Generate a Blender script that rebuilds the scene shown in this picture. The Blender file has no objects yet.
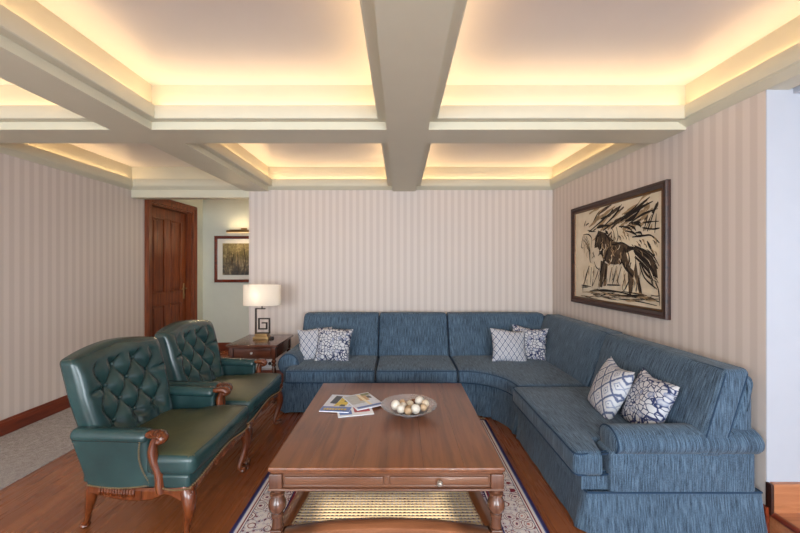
import bpy, bmesh, math, random
from mathutils import Vector, Matrix
random.seed(7)
R = math.radians
C = bpy.context.scene.collection
sin, cos, pi = math.sin, math.cos, math.pi

# ------------------------------------------------------------------ materials
def lin(r, g, b):
    f = lambda c: (c/255/12.92) if c/255 <= 0.04045 else ((c/255+0.055)/1.055)**2.4
    return (f(r), f(g), f(b), 1.0)

class NT:
    def __init__(self, name):
        self.m = bpy.data.materials.new(name); self.m.use_nodes = True
        self.t = self.m.node_tree; self.n = self.t.nodes; self.l = self.t.links
        self.p = self.n['Principled BSDF']; self.out = self.n['Material Output']
    def new(self, typ, **kw):
        n = self.n.new(typ)
        for k, v in kw.items(): setattr(n, k, v)
        return n
    def link(self, a, b): self.l.new(a, b)
    def val(self, node, **kw):
        for k, v in kw.items(): node.inputs[k.replace('_', ' ')].default_value = v
    def coord(self, scale=(1, 1, 1), rot=(0, 0, 0), loc=(0, 0, 0)):
        tc = self.new('ShaderNodeTexCoord'); mp = self.new('ShaderNodeMapping')
        mp.inputs['Scale'].default_value = scale; mp.inputs['Rotation'].default_value = rot
        mp.inputs['Location'].default_value = loc
        self.link(tc.outputs['Object'], mp.inputs['Vector']); return mp.outputs['Vector']
    def noise(self, vec, scale, detail=3, rough=.55, dist=0):
        n = self.new('ShaderNodeTexNoise'); self.link(vec, n.inputs['Vector'])
        self.val(n, Scale=scale, Detail=detail, Roughness=rough, Distortion=dist); return n.outputs['Fac']
    def ramp(self, fac, stops, interp='LINEAR'):
        r = self.new('ShaderNodeValToRGB'); e = r.color_ramp; e.interpolation = interp
        while len(e.elements) < len(stops): e.elements.new(.5)
        for el, (p, c) in zip(e.elements, stops): el.position = p; el.color = c
        self.link(fac, r.inputs['Fac']); return r.outputs['Color']
    def math(self, op, a, b=None, c=None):
        n = self.new('ShaderNodeMath', operation=op)
        for i, v in enumerate((a, b, c)):
            if v is None: continue
            if isinstance(v, (int, float)): n.inputs[i].default_value = v
            else: self.link(v, n.inputs[i])
        return n.outputs[0]
    def mix(self, fac, a, b, blend='MIX'):
        n = self.new('ShaderNodeMix', data_type='RGBA', blend_type=blend)
        for i, v in ((0, fac), (6, a), (7, b)):
            if isinstance(v, (int, float)): n.inputs[i].default_value = v
            elif isinstance(v, tuple): n.inputs[i].default_value = v
            else: self.link(v, n.inputs[i])
        return n.outputs[2]
    def xyz(self, vec):
        s = self.new('ShaderNodeSeparateXYZ'); self.link(vec, s.inputs[0]); return s.outputs
    def bump(self, h, strength=.3, dist=.002):
        b = self.new('ShaderNodeBump'); self.val(b, Strength=strength, Distance=dist)
        self.link(h, b.inputs['Height']); self.link(b.outputs['Normal'], self.p.inputs['Normal'])
    def base(self, col):
        if isinstance(col, tuple): self.p.inputs['Base Color'].default_value = col
        else: self.link(col, self.p.inputs['Base Color'])
    def rough(self, r, spec=.5):
        if isinstance(r, (int, float)): self.p.inputs['Roughness'].default_value = r
        else: self.link(r, self.p.inputs['Roughness'])
        self.p.inputs['Specular IOR Level'].default_value = spec

def plain(name, col, rough=.6, spec=.4, metal=0, var=.06, nscale=6):
    t = NT(name); v = t.coord(); n = t.noise(v, nscale, 4)
    lo = tuple(c*(1-var) for c in col[:3])+(1,); hi = tuple(min(1, c*(1+var)) for c in col[:3])+(1,)
    t.base(t.ramp(n, [(.3, lo), (.7, hi)])); t.rough(rough, spec); t.p.inputs['Metallic'].default_value = metal
    return t.m

def wood(name, dark, mid, light, axis='Y', rough=.28, scale=1.0, coat=.25):
    t = NT(name); s = [14*scale]*3; s['XYZ'.index(axis)] = 1.1*scale
    v = t.coord(tuple(s)); n1 = t.noise(v, 2.2, 6, .6, .6)
    s2 = [70*scale]*3; s2['XYZ'.index(axis)] = 2.2*scale
    v2 = t.coord(tuple(s2)); n2 = t.noise(v2, 2, 3, .6)
    c1 = t.ramp(n1, [(.25, dark), (.5, mid), (.78, light)])
    c2 = t.mix(t.math('MULTIPLY', n2, .35), c1, dark)
    t.base(c2); t.rough(rough, .5); t.p.inputs['Coat Weight'].default_value = coat
    t.p.inputs['Coat Roughness'].default_value = .15
    t.bump(n2, .12, .0006); return t.m

def wallpaper(name, axis, light, dark, period=.083):
    t = NT(name); v = t.coord(); x = t.xyz(v)['XYZ'.index(axis)]
    a = t.math('MULTIPLY', x, 2*pi/period); s = t.math('SINE', a)
    s3 = t.math('SINE', t.math('MULTIPLY', a, 3.0))
    f = t.math('ADD', t.math('MULTIPLY', s, .5), t.math('MULTIPLY', s3, .13)); f = t.math('ADD', f, .5)
    c = t.ramp(f, [(.22, dark), (.75, light)])
    n = t.noise(t.coord((90, 90, 12)), 3, 3)
    t.base(t.mix(t.math('MULTIPLY', n, .12), c, dark)); t.rough(.5, .35); t.bump(n, .06, .0005)
    return t.m

def fabric(name, dark, light):
    t = NT(name)
    X, Y, Z = t.xyz(t.coord()); g = t.new('ShaderNodeNewGeometry'); NX, NY, NZ = t.xyz(g.outputs['Normal'])
    sx = t.math('GREATER_THAN', t.math('ABSOLUTE', NX), .5); sz = t.math('GREATER_THAN', t.math('ABSOLUTE', NZ), .8)
    u = t.math('ADD', t.math('MULTIPLY', X, t.math('SUBTRACT', 1.0, sx)), t.math('MULTIPLY', Y, sx))
    vv = t.math('ADD', Z, t.math('MULTIPLY', Y, sz))
    cb = t.new('ShaderNodeCombineXYZ'); t.link(t.math('MULTIPLY', u, 110.0), cb.inputs[0]); t.link(t.math('MULTIPLY', vv, 6.0), cb.inputs[1])
    n1 = t.noise(cb.outputs[0], 1.6, 3, .65)
    n2 = t.noise(t.coord((260, 260, 260)), 1.3, 2, .6)
    n3 = t.noise(t.coord(), 4, 3)
    f = t.math('ADD', t.math('MULTIPLY', n1, .65), t.math('MULTIPLY', n2, .35))
    f = t.math('ADD', f, t.math('MULTIPLY', t.math('SUBTRACT', n3, .5), .12))
    t.base(t.ramp(f, [(.36, dark), (.66, light)])); t.rough(.9, .12)
    t.p.inputs['Sheen Weight'].default_value = .12; t.p.inputs['Sheen Roughness'].default_value = .5
    t.bump(f, .5, .002); return t.m

M = {}
WPL, WPD = lin(210, 198, 190), lin(199, 186, 178)
M['paper_x'] = wallpaper('striped_wallpaper_back', 'X', WPL, WPD)
M['paper_y'] = wallpaper('striped_wallpaper_side', 'Y', WPL, WPD)
M['paint'] = plain('beam_paint', lin(206, 200, 178), .45, .4, var=.015)
M['ceiling'] = plain('ceiling_paint', lin(226, 220, 214), .4, .4, var=.01)
M['white'] = plain('white_wall_paint', lin(176, 179, 188), .55, .35, var=.015)
M['sage'] = plain('sage_wall_paint', lin(204, 206, 192), .55, .35, var=.02)
M['base_wood'] = wood('baseboard_wood', lin(70, 24, 12), lin(118, 46, 24), lin(140, 62, 34), 'Y', .3)
M['base_wood_x'] = wood('baseboard_wood_across', lin(70, 26, 14), lin(118, 50, 28), lin(140, 66, 38), 'X', .3)
M['step_wood'] = wood('step_wood', lin(140, 84, 52), lin(176, 112, 74), lin(196, 134, 94), 'X', .3)
M['door_wood'] = wood('door_wood', lin(66, 25, 8), lin(128, 58, 18), lin(160, 84, 30), 'Z', .5, 1, 0)
M['table_wood'] = wood('walnut_table_wood', lin(84, 46, 27), lin(120, 70, 40), lin(140, 87, 54), 'Y', .3, .8, .35)
M['table_wood_x'] = wood('walnut_table_wood_across', lin(74, 44, 30), lin(108, 68, 46), lin(132, 88, 62), 'X', .3, .8, .35)
M['table_wood_z'] = wood('walnut_turned_wood', lin(64, 38, 27), lin(98, 60, 42), lin(124, 82, 60), 'Z', .26, .8, .4)
M['side_wood'] = wood('side_table_wood', lin(54, 26, 16), lin(88, 45, 28), lin(112, 62, 42), 'X', .25, .8, .4)
M['side_wood_z'] = wood('side_table_turned_wood', lin(52, 24, 14), lin(84, 42, 26), lin(106, 58, 38), 'Z', .25, .8, .4)
M['carved'] = wood('carved_mahogany', lin(56, 22, 9), lin(108, 52, 24), lin(142, 78, 40), 'Z', .25, 1.2, .5)
M['frame_dark'] = wood('dark_frame_wood', lin(26, 12, 8), lin(58, 28, 18), lin(78, 40, 26), 'X', .42, 1, 0)
M['frame_slip'] = plain('bronze_frame_slip', lin(96, 66, 38), .35, .5, .5)
M['frame_red'] = wood('red_frame_wood', lin(60, 20, 10), lin(110, 42, 24), lin(140, 64, 38), 'X', .25, 1, .4)
M['sofa'] = fabric('blue_woven_upholstery', lin(22, 36, 50), lin(100, 123, 145))
M['piping'] = plain('navy_piping', lin(40, 60, 82), .8, .2)
M['brass'] = plain('aged_brass', lin(164, 134, 92), .38, .5, .9)
M['nail'] = plain('brass_nailheads', lin(150, 132, 100), .35, .5, .8)
M['iron'] = plain('dark_iron', lin(58, 50, 46), .45, .5, .6)
M['pewter'] = plain('pewter_knob', lin(190, 184, 174), .3, .5, .85)
M['plastic'] = plain('white_plastic', lin(230, 230, 232), .4, .5, var=.01)
M['black'] = plain('black_plastic', lin(30, 30, 32), .5, .4)
M['paper'] = plain('paper_white', lin(226, 228, 232), .5, .4, var=.02)
M['mat_board'] = plain('mat_board', lin(214, 210, 200), .7, .3, var=.02)
M['cane'] = plain('woven_cane', lin(178, 154, 122), .5, .35, var=.08, nscale=60)

t = NT('green_leather'); n = t.noise(t.coord(), 240, 3, .6); n2 = t.noise(t.coord(), 5, 4)
t.base(t.ramp(n2, [(.25, lin(27, 50, 51)), (.75, lin(42, 71, 71))])); t.rough(.27, .6)
t.bump(n, .22, .0012); M['leather'] = t.m
t = NT('worn_olive_leather'); n = t.noise(t.coord(), 240, 3, .6); n2 = t.noise(t.coord(), 7, 5, .6, .6)
t.base(t.ramp(n2, [(.25, lin(50, 60, 46)), (.5, lin(66, 70, 48)), (.78, lin(86, 84, 58))])); t.rough(.36, .5)
t.bump(n, .2, .0012); M['leather_worn'] = t.m

# plank floor, boards running front to back
t = NT('plank_floor'); v = t.coord(rot=(0, 0, R(90)))
b = t.new('ShaderNodeTexBrick'); t.link(v, b.inputs['Vector']); b.offset = .37; b.offset_frequency = 2
t.val(b, Scale=1.0, Mortar_Size=.0012, Mortar_Smooth=.2, Bias=0.0, Brick_Width=1.15, Row_Height=.118)
b.inputs['Color1'].default_value = lin(116, 60, 30); b.inputs['Color2'].default_value = lin(150, 88, 48)
b.inputs['Mortar'].default_value = lin(58, 26, 14)
n1 = t.noise(t.coord((16, .9, 1)), 2.0, 4, .55, .2); n2 = t.noise(t.coord((70, 1.6, 1)), 2, 3)
c = t.mix(t.math('MULTIPLY', n1, .5), b.outputs['Color'], lin(96, 48, 28))
c = t.mix(t.math('MULTIPLY', n2, .3), c, lin(176, 108, 68))
t.base(c); t.rough(t.math('ADD', t.math('MULTIPLY', n1, .15), .2), .5)
t.p.inputs['Coat Weight'].default_value = .3; t.p.inputs['Coat Roughness'].default_value = .12
h = t.math('SUBTRACT', 1.0, b.outputs['Fac']); t.bump(h, .35, .001); M['floor'] = t.m

t = NT('speckled_carpet'); n = t.noise(t.coord(), 130, 3, .8); n2 = t.noise(t.coord(), 30, 3)
f = t.math('ADD', t.math('MULTIPLY', n, .7), t.math('MULTIPLY', n2, .3))
t.base(t.ramp(f, [(.32, lin(112, 104, 100)), (.5, lin(158, 150, 146)), (.68, lin(192, 184, 180))])); t.rough(.95, .1)
t.bump(n, .6, .004); M['carpet'] = t.m

# oriental rug: rug local coordinates, half width .84, half length 1.19
t = NT('oriental_rug'); v = t.coord(); X, Y, _ = t.xyz(v)
dx = t.math('SUBTRACT', .84, t.math('ABSOLUTE', X)); dy = t.math('SUBTRACT', 1.19, t.math('ABSOLUTE', Y))
d = t.math('MINIMUM', dx, dy)
warp = t.new('ShaderNodeTexNoise'); t.link(v, warp.inputs['Vector']); t.val(warp, Scale=9.0, Detail=2.0)
vm = t.new('ShaderNodeVectorMath', operation='MULTIPLY_ADD'); t.link(warp.outputs['Color'], vm.inputs[0])
vm.inputs[1].default_value = (.05, .05, 0); t.link(v, vm.inputs[2])
def vor(scale, feat='F1', dist='EUCLIDEAN'):
    q = t.new('ShaderNodeTexVoronoi', feature=feat, distance=dist); t.link(vm.outputs[0], q.inputs['Vector'])
    t.val(q, Scale=scale, Randomness=.55); return q
v1 = vor(12); v2 = vor(33, dist='MANHATTAN'); v3 = vor(13, 'DISTANCE_TO_EDGE')
cream, red, navy, pinkc, blue = lin(216, 206, 200), lin(118, 34, 46), lin(34, 36, 84), lin(190, 132, 122), lin(104, 112, 158)
rings = t.math('FRACT', t.math('MULTIPLY', v1.outputs['Distance'], 2.6))
col = t.ramp(rings, [(0, red), (.16, navy), (.26, pinkc), (.36, cream), (.66, red), (.74, cream)], 'CONSTANT')
small = t.ramp(v2.outputs['Distance'], [(0, red), (.18, navy), (.28, pinkc), (.35, cream), (.5, blue), (.56, cream)], 'CONSTANT')
msk = t.ramp(v1.outputs['Distance'], [(0, (0, 0, 0, 1)), (.42, (1, 1, 1, 1))], 'CONSTANT')
col = t.mix(msk, col, small)
vine = t.ramp(v3.outputs['Distance'], [(0, (1, 1, 1, 1)), (.025, (0, 0, 0, 1))], 'CONSTANT')
col = t.mix(t.math('MULTIPLY', vine, .45), col, navy)
lines = t.ramp(t.math('MULTIPLY', d, 2.0), [(0, navy), (.036, blue), (.05, cream), (.082, red), (.094, cream), (.11, navy), (.118, (1, 1, 1, 1)),
                                           (.47, navy), (.486, red), (.51, cream), (.525, navy), (.54, (1, 1, 1, 1))], 'CONSTANT')
isline = t.ramp(t.math('MULTIPLY', d, 2.0), [(0, (1, 1, 1, 1)), (.118, (0, 0, 0, 1)), (.47, (1, 1, 1, 1)), (.54, (0, 0, 0, 1))], 'CONSTANT')
fieldm = t.ramp(t.math('MULTIPLY', d, 2.0), [(0, (0, 0, 0, 1)), (.54, (1, 1, 1, 1))], 'CONSTANT')
col = t.mix(t.math('MULTIPLY', fieldm, .4), col, navy)
col = t.mix(isline, col, lines)
n = t.noise(v, 300, 2); t.base(t.mix(t.math('MULTIPLY', n, .12), col, lin(120, 100, 92))); t.rough(.95, .1); t.bump(n, .5, .003); M['rug'] = t.m

# cushion prints (pillow local coordinates: X across, Z up)
WH, NV = lin(194, 194, 197), lin(84, 94, 124)
def lattice_mat(name, ax, az):
    t = NT(name); v = t.coord(); o = t.xyz(v); X, Z = o[0], o[2]
    w = t.noise(v, 60, 2); jit = t.math('MULTIPLY', t.math('SUBTRACT', w, .5), .16)
    fx = t.math('ABSOLUTE', t.math('SUBTRACT', t.math('FRACT', t.math('ADD', t.math('DIVIDE', X, ax), 50.0)), .5))
    fz = t.math('ABSOLUTE', t.math('SUBTRACT', t.math('FRACT', t.math('ADD', t.math('DIVIDE', Z, az), 50.0)), .5))
    s = t.math('ADD', t.math('ADD', fx, fz), jit)
    g = t.math('ABSOLUTE', t.math('SUBTRACT', s, .5))
    c = t.ramp(g, [(0, NV), (.045, NV), (.1, WH), (.25, WH), (.31, lin(120, 128, 156)), (.37, WH), (.45, WH), (.48, NV)])
    t.base(c); t.rough(.85, .2); t.bump(t.noise(v, 400, 2), .3, .001); return t.m
M['diamond'] = lattice_mat('ikat_diamond_print', .058, .082)
M['diamond_big'] = lattice_mat('ikat_large_diamond_print', .095, .13)
def floral_mat(name, scale, dark):
    t = NT(name); v = t.coord((1, .2, 1)); w = t.new('ShaderNodeTexNoise'); t.link(v, w.inputs['Vector']); t.val(w, Scale=18.0, Detail=2.0)
    vm = t.new('ShaderNodeVectorMath', operation='MULTIPLY_ADD'); t.link(w.outputs['Color'], vm.inputs[0]); vm.inputs[1].default_value = (.03, 0, .03); t.link(v, vm.inputs[2])
    q = t.new('ShaderNodeTexVoronoi'); t.link(vm.outputs[0], q.inputs['Vector']); t.val(q, Scale=scale, Randomness=.45)
    q2 = t.new('ShaderNodeTexVoronoi', feature='DISTANCE_TO_EDGE'); t.link(vm.outputs[0], q2.inputs['Vector']); t.val(q2, Scale=scale*2.1, Randomness=.8)
    c1 = t.ramp(q.outputs['Distance'], [(0, dark), (.1, WH), (.22, dark), (.28, WH), (.38, lin(120, 130, 160)), (.43, WH)])
    m2 = t.ramp(q2.outputs['Distance'], [(.05, (1, 1, 1, 1)), (.12, (0, 0, 0, 1))])
    m1 = t.ramp(q.outputs['Distance'], [(.3, (0, 0, 0, 1)), (.42, (1, 1, 1, 1))])
    c = t.mix(t.math('MULTIPLY', m1, m2), c1, dark)
    t.base(c); t.rough(.85, .2); return t.m
M['floral'] = floral_mat('navy_floral_print', 16, lin(44, 54, 86))
M['floral_blue'] = floral_mat('blue_floral_print', 16, lin(40, 52, 92))

# glass
t = NT('clear_cut_glass'); t.base((.95, .94, .96, 1)); t.rough(.12, .6)
t.p.inputs['Transmission Weight'].default_value = .82; t.p.inputs['IOR'].default_value = 1.45; M['glass'] = t.m
t = NT('window_glass'); tr = t.new('ShaderNodeBsdfTransparent'); gl = t.new('ShaderNodeBsdfGlossy'); gl.inputs['Roughness'].default_value = .02
mx = t.new('ShaderNodeMixShader'); mx.inputs[0].default_value = .06; t.link(tr.outputs[0], mx.inputs[1]); t.link(gl.outputs[0], mx.inputs[2]); t.link(mx.outputs[0], t.out.inputs['Surface']); M['pane'] = t.m
# lamp shade
t = NT('ivory_shade_fabric'); tl = t.new('ShaderNodeBsdfTranslucent'); tl.inputs['Color'].default_value = lin(246, 240, 230)
df = t.new('ShaderNodeBsdfDiffuse'); n = t.noise(t.coord((200, 200, 200)), 2, 2)
t.link(t.ramp(n, [(.3, lin(236, 230, 222)), (.7, lin(246, 241, 234))]), df.inputs['Color'])
mx = t.new('ShaderNodeMixShader'); mx.inputs[0].default_value = .45; t.link(df.outputs[0], mx.inputs[1]); t.link(tl.outputs[0], mx.inputs[2]); t.link(mx.outputs[0], t.out.inputs['Surface']); M['shade'] = t.m
t = NT('glowing_bulb'); em = t.new('ShaderNodeEmission'); em.inputs['Color'].default_value = (1, .78, .5, 1); em.inputs['Strength'].default_value = 8; t.link(em.outputs[0], t.out.inputs['Surface']); M['bulb'] = t.m
# art
t = NT('canvas_ground'); n = t.noise(t.coord(), 5, 5, .6); n2 = t.noise(t.coord(), 60, 3)
t.base(t.mix(t.math('MULTIPLY', n2, .2), t.ramp(n, [(.3, lin(210, 194, 168)), (.7, lin(232, 218, 196))]), lin(196, 170, 136))); t.rough(.7, .3); M['canvas'] = t.m
M['ink'] = plain('charcoal_ink', lin(38, 30, 26), .7, .2, var=.3, nscale=40)
M['wash_dark'] = plain('umber_wash', lin(84, 68, 54), .7, .2, var=.45, nscale=30)
M['wash_mid'] = plain('ochre_wash', lin(160, 134, 102), .7, .2, var=.25, nscale=25)
M['wash_pale'] = plain('pale_wash', lin(228, 212, 184), .7, .2, var=.06, nscale=25)
t = NT('woodland_painting'); v = t.coord(); X, Y, Z = t.xyz(v)
n = t.noise(v, 9, 8, .7, .8); n2 = t.noise(t.coord((30, 1, 12)), 1, 5, .7)
c = t.ramp(n, [(.36, lin(38, 34, 28)), (.46, lin(86, 76, 50)), (.54, lin(140, 122, 84)), (.64, lin(196, 180, 140))])
g = t.ramp(t.math('ADD', t.math('MULTIPLY', t.math('ADD', Z, .3), 1.3), t.math('MULTIPLY', n2, .25)), [(.2, lin(58, 58, 66)), (.42, lin(96, 92, 82)), (.62, lin(116, 104, 60)), (.95, lin(170, 150, 98))])
t.base(t.mix(.5, c, g)); t.rough(.5, .4); M['landscape'] = t.m
# potpourri
M['ball_white'] = plain('white_shell', lin(212, 204, 190), .5, .4, var=.12, nscale=90)
M['ball_tan'] = plain('tan_rattan', lin(184, 156, 124), .65, .3, var=.25, nscale=120)
M['ball_brown'] = plain('brown_pod', lin(120, 78, 52), .65, .3, var=.3, nscale=120)
M['ball_cream'] = plain('cream_pod', lin(204, 188, 164), .6, .3, var=.2, nscale=100)
for k, c in dict(mag_blue=(92, 116, 176), mag_yellow=(206, 178, 52), mag_dark=(44, 50, 58), mag_grey=(176, 178, 176), mag_tan=(186, 150, 106), mag_red=(186, 70, 76), mag_pale=(206, 212, 224), mag_cream=(224, 210, 172), mag_green=(110, 116, 70)).items():
    M[k] = plain(k, lin(*c), .3, .5, var=.1, nscale=40)

# ------------------------------------------------------------------ mesh helpers
def axis_samples(h, r, n, k=3):
    zone = [h-r+r*math.tan(pi/4*i/k) for i in range(k+1)]
    inner = [-(h-r)+2*(h-r)*i/n for i in range(1, n)]
    s = [-z for z in reversed(zone)]+inner+zone
    out = []
    for q in s:
        if not out or abs(q-out[-1]) > 1e-7: out.append(q)
    return out

def rbox(bm, c, s, r, n=(1, 1, 1), f=None, k=3):
    """rounded box: c centre, s full sizes, r edge radius, f(x,y,z,u,v,w)->xyz in centred coordinates"""
    h = [a/2 for a in s]; r = min(r, *[a*.999 for a in h])
    S = [axis_samples(h[i], r, n[i], k) for i in range(3)]; cache = {}
    def vert(p):
        key = tuple(round(q, 6) for q in p)
        if key in cache: return cache[key]
        q = [max(-(h[i]-r), min(h[i]-r, p[i])) for i in range(3)]
        d = Vector([p[i]-q[i] for i in range(3)])
        if d.length > 1e-9: d.normalize()
        o = Vector(q)+d*r
        if f: o = Vector(f(o.x, o.y, o.z, o.x/h[0], o.y/h[1], o.z/h[2]))
        v = bm.verts.new(o+Vector(c)); cache[key] = v; return v
    for ax in range(3):
        a, b = (ax+1) % 3, (ax+2) % 3
        for sg in (-1, 1):
            for i in range(len(S[a])-1):
                for j in range(len(S[b])-1):
                    q = []
                    for (ii, jj) in ((i, j), (i+1, j), (i+1, j+1), (i, j+1)):
                        p = [0, 0, 0]; p[ax] = sg*h[ax]; p[a] = S[a][ii]; p[b] = S[b][jj]; q.append(vert(p))
                    if sg < 0: q.reverse()
                    try: bm.faces.new(q)
                    except ValueError: pass

def box(bm, x0, x1, y0, y1, z0, z1):
    vs = [bm.verts.new((x, y, z)) for z in (z0, z1) for x, y in ((x0, y0), (x1, y0), (x1, y1), (x0, y1))]
    for q in ((3, 2, 1, 0), (4, 5, 6, 7), (0, 1, 5, 4), (1, 2, 6, 5), (2, 3, 7, 6), (3, 0, 4, 7)): bm.faces.new([vs[i] for i in q])

def bbox(bm, x0, x1, y0, y1, z0, z1, r=.004, n=(1, 1, 1), f=None, k=2):
    rbox(bm, ((x0+x1)/2, (y0+y1)/2, (z0+z1)/2), (x1-x0, y1-y0, z1-z0), r, n, f, k)

def tube(bm, pts, rad, seg=8, closed=False, squash=None, up=None):
    pts = [Vector(p) for p in pts]; n = len(pts)
    rs = rad if isinstance(rad, (list, tuple)) else [rad]*n
    rings = []; prev = None
    for i, p in enumerate(pts):
        a = pts[(i-1) % n] if (closed or i > 0) else p; b = pts[(i+1) % n] if (closed or i < n-1) else p
        T = (b-a).normalized()
        if up is not None: N = Vector(up)-T*T.dot(Vector(up))
        elif prev is None: N = (Vector((0, 0, 1)) if abs(T.z) < .9 else Vector((1, 0, 0))); N = N-T*T.dot(N)
        else: N = prev-T*T.dot(prev)
        N.normalize(); prev = N; B = T.cross(N)
        sq = squash if squash else (1, 1)
        rings.append([bm.verts.new(p+N*(rs[i]*sq[0]*cos(2*pi*k/seg))+B*(rs[i]*sq[1]*sin(2*pi*k/seg))) for k in range(seg)])
    m = n if closed else n-1
    for i in range(m):
        A, Bq = rings[i], rings[(i+1) % n]
        for k in range(seg): bm.faces.new((A[k], A[(k+1) % seg], Bq[(k+1) % seg], Bq[k]))
    if not closed:
        bm.faces.new(list(reversed(rings[0]))); bm.faces.new(rings[-1])

def spline(pts, n=8):
    P = [Vector(p) for p in pts]; out = []
    for i in range(len(P)-1):
        p0 = P[max(i-1, 0)]; p1 = P[i]; p2 = P[i+1]; p3 = P[min(i+2, len(P)-1)]
        for k in range(n):
            t = k/n; t2, t3 = t*t, t*t*t
            out.append(.5*((2*p1)+(-p0+p2)*t+(2*p0-5*p1+4*p2-p3)*t2+(-p0+3*p1-3*p2+p3)*t3))
    out.append(P[-1]); return out

def spline1(vals, n=8): return [v.x for v in spline([(q, 0, 0) for q in vals], n)]

def lathe(bm, prof, c=(0, 0, 0), seg=24, sx=1, sy=1, rmod=None):
    rings = []
    for (r, z) in prof:
        if r < 1e-6: rings.append([bm.verts.new((c[0], c[1], c[2]+z))]); continue
        ring = []
        for k in range(seg):
            a = 2*pi*k/seg; rr = r*(rmod(a, r, z) if rmod else 1)
            ring.append(bm.verts.new((c[0]+rr*cos(a)*sx, c[1]+rr*sin(a)*sy, c[2]+z)))
        rings.append(ring)
    for A, B in zip(rings, rings[1:]):
        if len(A) == 1 and len(B) == 1: continue
        for k in range(seg):
            k2 = (k+1) % seg
            if len(A) == 1: bm.faces.new((A[0], B[k2], B[k]))
            elif len(B) == 1: bm.faces.new((A[k], A[k2], B[0]))
            else: bm.faces.new((A[k], A[k2], B[k2], B[k]))
    if len(rings[0]) > 1: bm.faces.new(list(reversed(rings[0])))
    if len(rings[-1]) > 1: bm.faces.new(rings[-1])

def poly_ring(bm, corners, prof, to3=None, closed_prof=True):
    """mitred ring inside a CCW polygon; prof = [(inset, height)]"""
    n = len(corners); loops = []
    for ins, z in prof:
        lp = []
        for i in range(n):
            p = Vector(corners[i]); a = (p-Vector(corners[i-1])).normalized(); b = (Vector(corners[(i+1) % n])-p).normalized()
            na = Vector((-a.y, a.x)); nb = Vector((-b.y, b.x)); m = (na+nb); m = m/m.dot(na)
            q = p+m*ins; P3 = (q.x, q.y, z) if to3 is None else to3(q.x, q.y, z); lp.append(bm.verts.new(P3))
        loops.append(lp)
    k = len(loops)
    for j in range(k if closed_prof else k-1):
        A, B = loops[j], loops[(j+1) % k]
        for i in range(n): bm.faces.new((A[i], A[(i+1) % n], B[(i+1) % n], B[i]))

def prism(bm, pts, z0, z1):
    lo = [bm.verts.new((x, y, z0)) for x, y in pts]; hi = [bm.verts.new((x, y, z1)) for x, y in pts]; n = len(pts)
    bm.faces.new(list(reversed(lo))); bm.faces.new(hi)
    for i in range(n): bm.faces.new((lo[i], lo[(i+1) % n], hi[(i+1) % n], hi[i]))

def panel(bm, path, th, side=1):
    """path: [(x,y,ztop,zbot)], thickness th towards the left (side=1) of the path"""
    n = len(path); cols = []
    for i, (x, y, zt, zb) in enumerate(path):
        a = path[max(i-1, 0)]; b = path[min(i+1, n-1)]; d = Vector((b[0]-a[0], b[1]-a[1])).normalized(); nn = Vector((-d.y, d.x))*side*th
        m = .35*th
        e = nn*.35/1
        cols.append([bm.verts.new(p) for p in ((x, y, zb+m), (x+e.x*0+nn.x*.3, y+nn.y*.3, zb), (x+nn.x, y+nn.y, zb), (x+nn.x, y+nn.y, zt), (x+nn.x*.3, y+nn.y*.3, zt), (x, y, zt-m))])
    for A, B in zip(cols, cols[1:]):
        for k in range(6): bm.faces.new((A[k], A[(k+1) % 6], B[(k+1) % 6], B[k]))
    bm.faces.new(list(reversed(cols[0]))); bm.faces.new(cols[-1])

def ball(bm, c, r, seg=10, rings=6, s=(1, 1, 1)):
    prof = [(r*sin(pi*i/rings), -r*cos(pi*i/rings)*s[2]) for i in range(rings+1)]
    lathe(bm, [(0 if i in (0, rings) else a, b) for i, (a, b) in enumerate(prof)], c, seg, s[0], s[1])

def octa(bm, c, r):
    v = [bm.verts.new(Vector(c)+Vector(d)*r) for d in ((1, 0, 0), (0, 1, 0), (-1, 0, 0), (0, -1, 0), (0, 0, 1), (0, 0, -1))]
    for i in range(4): bm.faces.new((v[i], v[(i+1) % 4], v[4])); bm.faces.new((v[(i+1) % 4], v[i], v[5]))

def obj(name, bm, mat, parent=None, smooth=True, sharp=38, loc=None, rot=None, origin=None, recalc=True):
    """link a bmesh as one object; verts are in the parent's own coordinates"""
    if recalc: bmesh.ops.recalc_face_normals(bm, faces=bm.faces)
    me = bpy.data.meshes.new(name); bm.to_mesh(me); bm.free()
    if smooth:
        me.polygons.foreach_set('use_smooth', [True]*len(me.polygons))
        if sharp: me.set_sharp_from_angle(angle=R(sharp))
    for m in (mat if isinstance(mat, (list, tuple)) else [mat]): me.materials.append(M[m] if isinstance(m, str) else m)
    o = bpy.data.objects.new(name, me); C.objects.link(o)
    if loc: o.location = loc
    if rot: o.rotation_euler = rot
    if parent: o.parent = parent
    return o

def tag(o, label, cat, group=None):
    o['label'] = label; o['category'] = cat
    if group: o['group'] = group
    return o
def thing(name, label, cat, loc=(0, 0, 0), rz=0, group=None):
    o = bpy.data.objects.new(name, None); C.objects.link(o); o.empty_display_size = .1
    o.location = loc; o.rotation_euler = (0, 0, rz); return tag(o, label, cat, group)
def struct(o): o['kind'] = 'structure'; return o
def BM(): return bmesh.new()
def shift(bm, v): bmesh.ops.translate(bm, verts=bm.verts, vec=v)
def copy_tree(o, parent=None):
    c = o.copy(); C.objects.link(c)
    if parent: c.parent = parent
    for ch in list(o.children): copy_tree(ch, c)
    return c
def sstep(a, b, x):
    t = max(0, min(1, (x-a)/(b-a))); return t*t*(3-2*t)
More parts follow.
